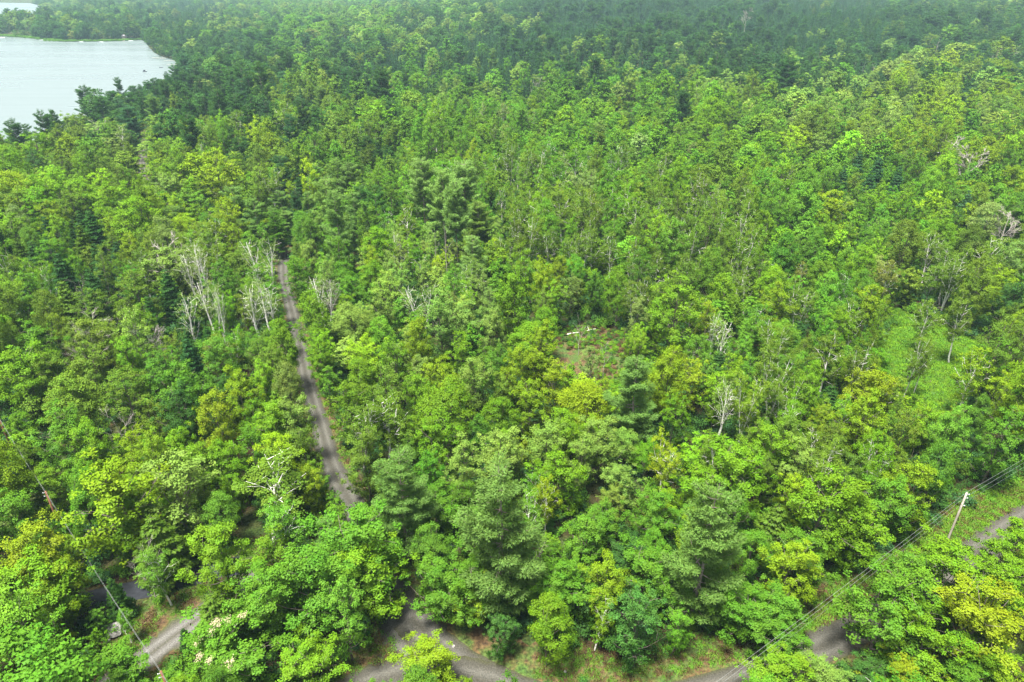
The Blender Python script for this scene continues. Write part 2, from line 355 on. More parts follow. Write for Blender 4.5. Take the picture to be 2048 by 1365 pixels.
# ---- each builder gives (trunk Quads, crown Quads) for a tree about H metres tall
def broadleaf(seed, H=15., W=7.5, z0=0.22, limbs=11, per=95, crad=0.85, size=0.32, flat=0.62, spread=1.0, open_=0.0, fine=1, stems=1, lean=0.0, droop=0.0, top=1.0, thick=1.0, limb_r=1.0, wig=0.09):
    rng = np.random.default_rng(seed); T = Quads(); C = Quads()
    pts_c = []; rad_c = []
    for s in range(stems):
        la = rng.random() * 6.28; ln = lean * (0.7 + 0.6 * rng.random()) + (0.12 if stems > 1 else 0) * rng.random()
        topp = np.array([math.cos(la) * ln * H, math.sin(la) * ln * H, H * (0.93 if s == 0 else 0.8 + 0.1 * rng.random())])
        b0 = np.array([rng.normal() * 0.25 * (stems > 1), rng.normal() * 0.25 * (stems > 1), -0.3])
        n = 9; t = np.linspace(0, 1, n)[:, None]
        ax = b0 + (topp - b0) * t + np.cumsum(rng.normal(size=(n, 3)) * [0.13, 0.13, 0], axis=0) * H / 15
        rr = (H * 0.0105 * (1 - t[:, 0] * 0.9) + 0.012) * thick
        T.tube(ax, rr, 7)
        nl = max(3, int(limbs / stems ** 0.5))
        for j in range(nl):
            f = (j + 0.5 + 0.4 * rng.normal()) / nl; f = min(max(f, 0), 1)
            zt = z0 + (1 - z0) * f ** 0.9
            prof = (math.sin(math.pi * min(1, 0.16 + 0.80 * f) ** 1.05)) ** 0.75 if f < 0.97 else 0.25
            rr_ = W / 2 * prof * (0.72 + 0.38 * rng.random()) / (1.15 if stems > 1 else 1)
            a = j * 2.4 + rng.normal() * 0.4 + s * 1.7
            kb = max(0.12, zt - 0.16 - 0.14 * rng.random())
            base = ax[0] + (ax[-1] - ax[0]) * kb; i0 = kb * (n - 1); i1 = int(i0); base = ax[i1] + (ax[min(i1 + 1, n - 1)] - ax[i1]) * (i0 - i1)
            axis_t = ax[0] + (ax[-1] - ax[0]) * zt
            tip = np.array([axis_t[0] + math.cos(a) * rr_, axis_t[1] + math.sin(a) * rr_, H * zt * (0.96 + 0.08 * rng.random()) * top - droop * rr_])
            p = bend(base, tip, rng, wig, 5); r0 = H * 0.0052 * (1 - 0.55 * kb) * limb_r
            T.tube(p, np.linspace(r0, 0.015, 5), 5)
            m = 8 + int(rng.random() * 4)
            for c in range(m):
                g = 0.36 + 0.68 * (c + rng.random() * 0.6) / m
                q0 = base + (tip - base) * g
                lat = rng.normal(size=3) * np.array([0.60, 0.60, 0.42]) * 0.85 * (1.25 + 0.25 * spread)
                cpt = q0 + lat; pts_c.append(cpt); rad_c.append(crad * (0.38 + 0.72 * rng.random() ** 1.4) * (1.1 - 0.25 * g))
                if c % 3 == 0: T.tube(bend(q0 - (tip - base) * 0.12, cpt, rng, 0.1, 3), [0.035, 0.022, 0.01], 3)
        for _ in range(2): pts_c.append(ax[-1] + rng.normal(size=3) * [0.3, 0.3, 0.15] + [0, 0, 0.3]); rad_c.append(crad * 0.65)
    pts_c = np.array(pts_c); rad_c = np.array(rad_c)
    if open_: keep = rng.random(len(pts_c)) > open_; pts_c = pts_c[keep]; rad_c = rad_c[keep]
    clumps(C, rng, pts_c, rad_c, flat, per, size, up=0.45 - droop * 0.3, center=np.array([0, 0, H * 0.5]), shell=1.9 if open_ else 2.6)
    return T, C

def rounded(seed, H=15., W=7.6, z0=0.2, k=85, crad=0.78, per=135, size=0.205, flat=0.85, lump=0.24):
    """A full, domed crown: leaf masses over a lumpy egg-shaped surface, limbs reaching into them."""
    rng = np.random.default_rng(seed); T = Quads(); C = Quads()
    n = 9; t = np.linspace(0, 1, n)[:, None]
    ax = np.array([0, 0, -0.3]) + np.array([rng.normal() * 0.5, rng.normal() * 0.5, H * 0.9]) * t + np.cumsum(rng.normal(size=(n, 3)) * [0.12, 0.12, 0], axis=0)
    T.tube(ax, H * 0.0105 * (1 - t[:, 0] * 0.88) + 0.012, 7)
    i = np.arange(k) + 0.5; z = 1 - 1.72 * i / k; ph = i * 2.39996 + rng.normal(size=k) * 0.25; rr = np.sqrt(np.maximum(0, 1 - z * z))
    u = np.stack([np.cos(ph) * rr, np.sin(ph) * rr, z], 1)
    lobes = unit(rng.normal(size=(11, 3)) * [1, 1, 0.8] + [0, 0, 0.25]); fld = np.max(u @ lobes.T, axis=1)
    r = 1 - lump * 1.7 + lump * 2.6 * sstep(0.62, 0.98, fld) - 0.05 + rng.normal(size=k) * 0.05
    r = np.clip(r, 0.45, 1.06)
    tz = u[:, 2]; wid = 1 - 0.22 * np.maximum(0, tz) - 0.10 * np.maximum(0, -tz)
    P = np.stack([u[:, 0] * r * wid * (W / 2 - crad * 0.4), u[:, 1] * r * wid * (W / 2 - crad * 0.4), H * (z0 + (1 - z0) * 0.48) + tz * r * (1 - z0) * H / 2 * 0.97], 1)
    for j in range(0, k, 5):
        kb = min(0.85, max(0.12, P[j, 2] / H - 0.28)); b = np.array([np.interp(kb, t[:, 0], ax[:, c]) for c in range(3)])
        T.tube(bend(b, P[j], rng, 0.08, 5), np.linspace(H * 0.0048, 0.012, 5), 4)
    inner = P[::4] * [0.55, 0.55, 1] ; PP = np.concatenate([P, inner]); rad = crad * (0.62 + 0.6 * rng.random(len(PP)))
    clumps(C, rng, PP, rad, flat, per, size, up=0.4, center=np.array([0, 0, H * 0.42]), shell=2.8)
    return T, C

def pine(seed, H=25., W=12., z0=0.28, whorls=20, per=26, gaps=0.12, size=0.5, dead=6):
    rng = np.random.default_rng(seed); T = Quads(); C = Quads()
    n = 10; t = np.linspace(0, 1, n)[:, None]
    ax = np.array([0, 0, -0.3]) + np.array([0, 0, H + 0.1]) * t + np.cumsum(rng.normal(size=(n, 3)) * [0.1, 0.1, 0], axis=0)
    T.tube(ax, H * 0.0115 * (1 - t[:, 0] * 0.92) + 0.01, 8)
    P, U, RR = [], [], []
    for w in range(whorls):
        f = (w + 0.3 * rng.random()) / whorls
        z = H * (z0 + (1 - z0) * f * 0.985)
        L = W / 2 * (1 - f) ** 0.5 * (0.62 + 0.38 * min(1, f * 3 + 0.1)) + 0.35
        nb = 5 if f < 0.8 else 4; a0 = rng.random() * 6.28
        for b in range(nb):
            if rng.random() < gaps: continue
            a = a0 + b * 6.283 / nb + rng.normal() * 0.2; l = L * (0.45 + 0.68 * rng.random())
            c, s = math.cos(a), math.sin(a); rise = (0.16 + 0.55 * f + 0.12 * rng.normal()) * l; sag = 0.18 * l * (1 - f)
            g = np.linspace(0, 1, 5)
            pp = np.stack([ax[int(f * 0)][0] + c * l * g, s * l * g, z + rise * g ** 1.6 - sag * np.sin(g * np.pi)], 1)
            T.tube(pp, np.linspace(0.045 + 0.012 * l, 0.012, 5), 4)
            m = max(2, int(l / 0.55))
            for k in range(m):
                g1 = 0.30 + 0.70 * (k + 0.5) / m
                wd = 0.75 * math.sin(math.pi * min(1, (g1 - 0.1) * 0.95)) ** 0.7 * min(1.2, l * 0.32)
                for sgn in (-1, 0, 1) if wd > 0.5 else (0,):
                    o = sgn * wd * (0.7 + 0.5 * rng.random())
                    zc = np.interp(g1, g, pp[:, 2])
                    P.append((c * l * g1 - s * o + rng.normal() * 0.12, s * l * g1 + c * o + rng.normal() * 0.12, zc + 0.12 + rng.normal() * 0.1))
                    U.append((c - s * sgn * 0.7, s + c * sgn * 0.7, 0.55)); RR.append(0.50 + 0.25 * rng.random())
    for d in range(dead):
        a = rng.random() * 6.28; z = H * (z0 * (0.35 + 0.7 * rng.random())); l = 1.2 + 2.2 * rng.random()
        T.tube(bend((0, 0, z), (math.cos(a) * l, math.sin(a) * l, z + 0.2 * l * rng.normal()), rng, 0.06, 4), [0.05, 0.035, 0.02, 0.008], 4)
    P = np.array(P); U = unit(np.array(U)); RR = np.array(RR); k = len(P); idx = np.repeat(np.arange(k), per); nn = k * per
    d = unit(rng.normal(size=(nn, 3)) * np.array([1, 1, 0.42])); off = d * (RR[idx] * rng.random(nn) ** 0.45)[:, None]
    pos = P[idx] + off
    along = unit(U[idx] * 0.9 + d * 0.7 + rng.normal(size=(nn, 3)) * 0.25)
    nl = unit(np.cross(along, rng.normal(size=(nn, 3)))); nl[:, 2] = np.abs(nl[:, 2]) + 0.15; nl = unit(nl)
    sh = unit(d * [1, 1, 1.2] * 0.7 + U[idx] * 0.3 + np.array([0, 0, 0.55]))
    lv = np.stack([rng.random(k)[idx] * 0.45 + rng.random(nn) * 0.55, rng.random(nn)], 1)
    put_leaves(C, rng, pos, nl, sh, size * (0.7 + 0.6 * rng.random(nn)), 0.27, lv, along)
    return T, C

def conifer(seed, H=14., W=5., z0=0.06, whorls=19, per=13, size=0.36, droop=0.18, power=0.85):
    rng = np.random.default_rng(seed); T = Quads(); C = Quads()
    T.tube([(0, 0, -0.3), (0, 0, H * 0.5), (0, 0, H)], [H * 0.011, H * 0.007, 0.012], 6)
    P, U, RR = [], [], []
    for w in range(whorls):
        f = (w + 0.5 * rng.random()) / whorls; z = H * (z0 + (1 - z0) * f * 0.98)
        L = W / 2 * (1 - f) ** power + 0.18
        nb = 7 if f < 0.7 else 5; a0 = rng.random() * 6.28
        for b in range(nb):
            a = a0 + b * 6.283 / nb + rng.normal() * 0.2; l = L * (0.65 + 0.5 * rng.random())
            c, s = math.cos(a), math.sin(a)
            T.tube([(0, 0, z), (c * l * 0.9, s * l * 0.9, z - droop * l * 0.8)], [0.03, 0.008], 3)
            m = max(1, int(l / 0.42))
            for k in range(m):
                g = 0.2 + 0.8 * (k + 0.5) / m; wd = 0.34 * l * math.sin(math.pi * min(1, g * 0.9 + 0.08))
                for sgn in (-1, 1) if wd > 0.28 else (0,):
                    P.append((c * l * g - s * sgn * wd * 0.8, s * l * g + c * sgn * wd * 0.8, z - droop * l * g + rng.normal() * 0.08)); U.append((c - s * sgn * 0.5, s + c * sgn * 0.5, -0.25 + 0.3 * f)); RR.append(0.26 + 0.14 * rng.random())
    P = np.array(P); U = unit(np.array(U)); RR = np.array(RR); k = len(P); idx = np.repeat(np.arange(k), per); nn = k * per
    d = unit(rng.normal(size=(nn, 3)) * np.array([1, 1, 0.5])); pos = P[idx] + d * (RR[idx] * rng.random(nn) ** 0.5)[:, None]
    along = unit(U[idx] + d * 0.5); nl = unit(rng.normal(size=(nn, 3)) * 0.6 + np.array([0, 0, 0.9]) + U[idx] * 0.5)
    out = unit(pos * np.array([1, 1, 0.0]) + 1e-6)
    sh = unit(d * 0.45 + out * 0.5 + np.array([0, 0, 0.5]))
    lv = np.stack([rng.random(k)[idx] * 0.4 + rng.random(nn) * 0.6, rng.random(nn)], 1)
    put_leaves(C, rng, pos, nl, sh, size * (0.7 + 0.6 * rng.random(nn)), 0.5, lv, along)
    return T, C

def bare(seed, H=14., spread=0.55, rmin=0.012, levels=3, limbs=6, lean=0.05, rb=0.0105, z0=0.35):
    """Bare tree: (trunk Quads, [limb Quads])."""
    rng = np.random.default_rng(seed); T = Quads(); LM = []
    n = 8; t = np.linspace(0, 1, n)[:, None]; la = rng.random() * 6.28
    top = np.array([math.cos(la) * lean * H, math.sin(la) * lean * H, H])
    ax = np.array([0, 0, -0.3]) + top * t + np.cumsum(rng.normal(size=(n, 3)) * [0.12, 0.12, 0], axis=0)
    T.tube(ax, H * rb * (1 - t[:, 0] * 0.92) + 0.012, 7)
    def grow(Q, p, d, l, r, lev):
        e = p + d * l; mid = (p + e) / 2 + rng.normal(size=3) * l * 0.07
        Q.tube([p, mid, e], [r, r * 0.75, r * 0.45], 5 if r > 0.04 else 3)
        if lev <= 0: return
        for _ in range(4 if lev > 1 else 6):
            g = 0.3 + 0.7 * rng.random(); nd = unit(d + rng.normal(size=3) * 0.42 + np.array([0, 0, 0.22]))
            grow(Q, p + (e - p) * g, nd, l * (0.45 + 0.25 * rng.random()), max(r * 0.55, rmin), lev - 1)
    for j in range(limbs):
        f = z0 + (0.97 - z0) * (j + 0.5 * rng.random()) / limbs; a = j * 2.4 + rng.normal() * 0.4
        i0 = f * (n - 1); i1 = int(i0); b = ax[i1] + (ax[min(i1 + 1, n - 1)] - ax[i1]) * (i0 - i1)
        d = unit(np.array([math.cos(a) * spread, math.sin(a) * spread, 0.75])); l = H * (0.36 - 0.2 * (f - z0)) * (0.7 + 0.4 * rng.random())
        q = Quads(); grow(q, b, d, l, H * rb * 0.38 * (1.1 - f), levels); LM.append(q)
    return T, LM

# ---- tree shape library: kind -> list of (trunk mesh, crown mesh, H, W)
LIB = {}
def lib(kind, name, T, C, H, W, bark, leaf):
    tm = make_mesh(name + "_trunk", T, [M[bark]]); cm = make_mesh(name + "_crown", C, [M[leaf]])
    LIB.setdefault(kind, []).append((tm, cm, H, W))
for s in range(8):
    lib('maple', 'maple', *broadleaf(100 + s, 15, 7.6, z0=0.2 + 0.05 * (s % 3), limbs=15 + s % 4, crad=0.64 + 0.05 * (s % 3), per=98, size=0.205, flat=0.85), 15, 7.6, 'bark', 'leaf')
for s in range(7):
    lib('dome', 'dome', *rounded(170 + s, z0=0.14 + 0.04 * (s % 3), crad=0.72 + 0.05 * (s % 3)), 15, 7.6, 'bark', 'leaf')
for s in range(5):
    lib('beech', 'beech', *broadleaf(200 + s, 15, 7.4, z0=0.16, limbs=17, crad=0.60, per=80, size=0.195, flat=0.7, spread=1.3), 15, 7.4, 'bark', 'leaf')
for s in range(5):
    lib('ash', 'ash', *broadleaf(300 + s, 15, 6.0, z0=0.26, limbs=14, crad=0.66, per=58, size=0.21, flat=0.75, open_=0.08), 15, 6.0, 'bark', 'leaf')
for s in range(6):
    lib('birch', 'birch', *broadleaf(400 + s, 15, 5.6, thick=1.15, limb_r=0.55, wig=0.05, z0=0.46, limbs=14, crad=0.64, per=62, size=0.19, flat=0.95, open_=0.06, stems=1 + (s % 3 == 2), lean=0.09, droop=0.25), 15, 5.6, 'birch', 'leaf')
for s in range(4):
    lib('birch_dark', 'birch', *broadleaf(430 + s, 15, 5.8, z0=0.28, limbs=14, crad=0.66, per=62, size=0.19, flat=0.9, open_=0.04, stems=1 + (s % 2), lean=0.05, droop=0.22), 15, 5.8, 'bark', 'leaf')
for s in range(3):
    lib('birch_pale', 'birch_pale', *broadleaf(450 + s, 15, 4.6, limb_r=0.5, wig=0.04, z0=0.50, limbs=13, crad=0.6, per=22, size=0.17, flat=0.9, open_=0.45, stems=1 + (s == 1), lean=0.05, droop=-0.35, thick=1.55), 15, 5.4, 'birch', 'leaf')
for s in range(5):
    lib('pine', 'pine', *pine(500 + s, 25, 12.5, z0=0.15 + 0.05 * (s % 3), whorls=(15, 14, 16, 19, 20)[s], gaps=0.22 + 0.05 * (s % 3), per=52, size=0.36), 25, 12.5, 'pine_bark', 'needle')
for s in range(3):
    lib('pine_tall', 'pine_tall', *pine(540 + s, 25, 12.5, z0=0.42, whorls=15, gaps=0.15, per=40, size=0.42, dead=9), 25, 12.5, 'pine_bark', 'needle')
for s in range(3):
    lib('spruce', 'spruce', *conifer(600 + s), 14, 5, 'bark', 'needle')
for s in range(3):
    lib('hemlock', 'hemlock', *conifer(650 + s, 15, 7.0, 0.1, 17, 17, 0.4, 0.1, 0.6), 15, 7, 'bark', 'needle')

# ------------------------------------------------------------------ object helpers
def tag(o, label=None, cat=None, group=None, kind=None):
    if label: o["label"] = label
    if cat: o["category"] = cat
    if group: o["group"] = group
    if kind: o["kind"] = kind
    return o
def obj(name, me, parent=None):
    o = bpy.data.objects.new(name, me); COL.objects.link(o)
    if parent: o.parent = parent
    return o
def qobj(name, q, mat, parent=None, smooth=False):
    return obj(name, make_mesh(name, q, [M[mat]], smooth=smooth), parent)
def empty(name, loc, rz=0.0, s=1.0):
    o = bpy.data.objects.new(name, None); COL.objects.link(o); o.location = loc; o.rotation_euler = (0, 0, rz); o.scale = (s, s, s) if not isinstance(s, tuple) else s
    o.empty_display_size = 0.5
    return o

#SETTING
# ------------------------------------------------------------------ setting: terrain, water, roads, clearings
def grid_sheet(name, xs, ys, zf, mat, kind='structure'):
    X, Y = np.meshgrid(xs, ys); Z = zf(X, Y); V = np.stack([X, Y, Z], -1).reshape(-1, 3)
    nx = len(xs); i = np.arange(len(ys) - 1)[:, None] * nx + np.arange(nx - 1)[None]
    q = Quads(); q.add(V, np.stack([i, i + 1, i + nx + 1, i + nx], -1).reshape(-1, 4))
    o = obj(name, make_mesh(name, q, [M[mat]])); tag(o, kind=kind); return o
def graded(a, b, fine, coarse, lim):
    out = [a]; 
    while out[-1] < b:
        v = out[-1]; out.append(v + (fine if abs(v) < lim else coarse))
    return np.array(out)
ys_ = np.concatenate([np.arange(-150, 400, 8.0), np.arange(400, 1500, 14.0), np.arange(1500, 4300, 50.0)])
xs_ = np.concatenate([np.arange(-3400, -1000, 60.0), np.arange(-1000, 500, 14.0), np.arange(500, 3400, 60.0)])
grid_sheet("ground", xs_, ys_, height, 'ground')

def flat_poly(name, pts, z, mat):
    me = bpy.data.meshes.new(name); me.from_pydata([(a, b, z) for a, b in pts], [], [tuple(range(len(pts)))]); me.materials.append(M[mat]); me.update()
    o = obj(name, me); return o
tag(flat_poly("lake", LAKE if False else [tuple(p) for p in LAKE], LAKE_Z, 'water'), kind='structure')
tag(flat_poly("far_lake", [tuple(p) for p in LAKE_FAR], LAKE_Z, 'water'), kind='structure')

def strip(name, line, widths, z, mat, jitter=0.25, cross=6):
    line = [np.array(p[:2]) for p in line]; n = len(line); V = []; UV = []
    w = np.interp(np.linspace(0, 1, n), np.linspace(0, 1, len(widths)), widths)
    rr = np.random.default_rng(len(name))
    for i, p in enumerate(line):
        d = line[min(i + 1, n - 1)] - line[max(i - 1, 0)]; d = d / (np.linalg.norm(d) + 1e-9); nrm = np.array([-d[1], d[0]])
        for c in range(cross + 1):
            f = c / cross * 2 - 1; ww = w[i] * f + (rr.normal() * jitter if c in (0, cross) else 0)
            V.append((*(p + nrm * ww), z)); UV.append((f, i * 0.1))
    q = Quads(); i = np.arange(n - 1)[:, None] * (cross + 1) + np.arange(cross)[None]
    Q = np.stack([i, i + cross + 1, i + cross + 2, i + 1], -1).reshape(-1, 4)
    V = np.array(V, float)
    a = V[Q[0]]; 
    if np.cross(a[1] - a[0], a[2] - a[0])[2] < 0: Q = Q[:, ::-1]
    q.add(V, Q); me = make_mesh(name, q, [M[mat]]); uv = me.uv_layers.new(name="UVMap"); UV = np.array(UV, np.float32)
    uv.data.foreach_set("uv", UV[Q.ravel()].ravel())
    return tag(obj(name, me), kind='structure')

def gl(pts): return smooth_line([ground_at(a, b) for a, b in pts], 8)
ROAD_A = gl([(300, 250), (290, 300), (285, 345), (330, 400), (420, 440), (520, 470), (562, 498), (568, 560), (583, 620), (602, 700), (616, 770), (640, 850), (662, 930), (697, 1000), (740, 1090), (785, 1190), (812, 1270), (850, 1330)])
ROAD_B = gl([(2300, 900), (2048, 1040), (1985, 1085), (1860, 1165), (1740, 1240), (1620, 1305), (1460, 1372), (1250, 1418), (1080, 1402), (960, 1355), (880, 1300), (822, 1235)])
ROAD_C = gl([(980, 1368), (860, 1350), (760, 1365), (640, 1430), (500, 1560)])
DRIVE = gl([(520, 1150), (430, 1215), (345, 1275), (290, 1318), (200, 1385), (80, 1480)])
PAVED = gl([(-150, 1262), (50, 1232), (185, 1200), (330, 1168), (480, 1130)])
strip("verge", ROAD_A, [3.6], 0.004, 'verge', 0.8); strip("verge", ROAD_B[20:], [10, 9.5, 7, 7, 7.5, 8], 0.008, 'verge', 1.0)
strip("verge", ROAD_C, [7], 0.012, 'verge', 0.8); strip("verge", DRIVE, [8.5], 0.016, 'verge', 1.0)
strip("road", ROAD_A, [2.0, 1.9, 1.8, 1.9, 2.0, 3.0, 4.0], 0.028, 'gravel', 0.12)
strip("road", ROAD_B, [2.8, 2.8, 2.6, 2.7, 3.0, 3.0], 0.034, 'gravel', 0.12)
strip("road", ROAD_C, [3.4, 3.2, 2.8], 0.040, 'gravel', 0.12)
strip("driveway", DRIVE, [2.3], 0.034, 'gravel_pale', 0.3)
strip("paved_road", PAVED, [2.1], 0.046, 'asphalt', 0.03)
# wide junction where the roads meet
JUNC = smooth_line([ground_at(a, b) for a, b in [(700, 1362), (775, 1290), (788, 1215), (815, 1222), (850, 1280), (905, 1320), (985, 1352), (880, 1380), (700, 1362)]], 4)[:-1]
tag(flat_poly("road_junction", [tuple(p) for p in JUNC][::-1], 0.022, 'gravel'), kind='structure')
MEADOW = poly_px([(1755, 640), (1800, 620), (1850, 640), (1900, 660), (1965, 690), (1970, 760), (1930, 820), (1880, 860), (1830, 850), (1790, 790), (1730, 720), (1700, 690)])
GLADE = poly_px([(1120, 665), (1170, 650), (1240, 665), (1260, 700), (1240, 780), (1190, 800), (1120, 760), (1105, 700)])
VERGE = poly_px([(2140, 905), (2048, 950), (1960, 985), (1880, 1040), (1800, 1095), (1720, 1150), (1650, 1210), (1590, 1262), (1545, 1312), (1600, 1335), (1690, 1275), (1790, 1190), (1880, 1135), (1960, 1092), (2140, 1000)])
def blob(poly): return [tuple(p) for p in smooth_line(list(poly) + [poly[0]], 5)[:-1]]
tag(flat_poly("meadow", blob(MEADOW), 0.02, 'meadow'), kind='structure')
tag(flat_poly("grass_verge", blob(VERGE), 0.014, 'verge'), kind='structure')
tag(flat_poly("glade", blob(GLADE), 0.02, 'verge'), kind='structure')
for nm in ("grass_verge", "meadow", "glade", "road_junction", "lake", "far_lake"):
    me = bpy.data.objects[nm].data
    if me.polygons[0].normal.z < 0: me.flip_normals()

# ------------------------------------------------------------------ tree tints (leaf albedo)
TINT = {'Y': (0.138, 0.226, 0.008), 'A': (0.158, 0.222, 0.007), 'G': (0.078, 0.182, 0.013), 'O': (0.090, 0.160, 0.014), 'D': (0.038, 0.100, 0.016),
        'L': (0.135, 0.225, 0.034), 'B': (0.118, 0.215, 0.040), 'R': (0.115, 0.135, 0.022), 'V': (0.106, 0.214, 0.009), 'S': (0.036, 0.100, 0.030), 'W': (0.17, 0.29, 0.065), 'P': (0.135, 0.20, 0.045)}
TWORD = {'Y': 'yellow-green', 'A': 'golden', 'G': 'mid-green', 'O': 'olive', 'D': 'dark-green', 'L': 'pale-green', 'B': 'blue-green', 'R': 'tawny', 'V': 'vivid-green', 'S': 'blackish-green', 'W': 'silvery green', 'P': 'grey-green'}
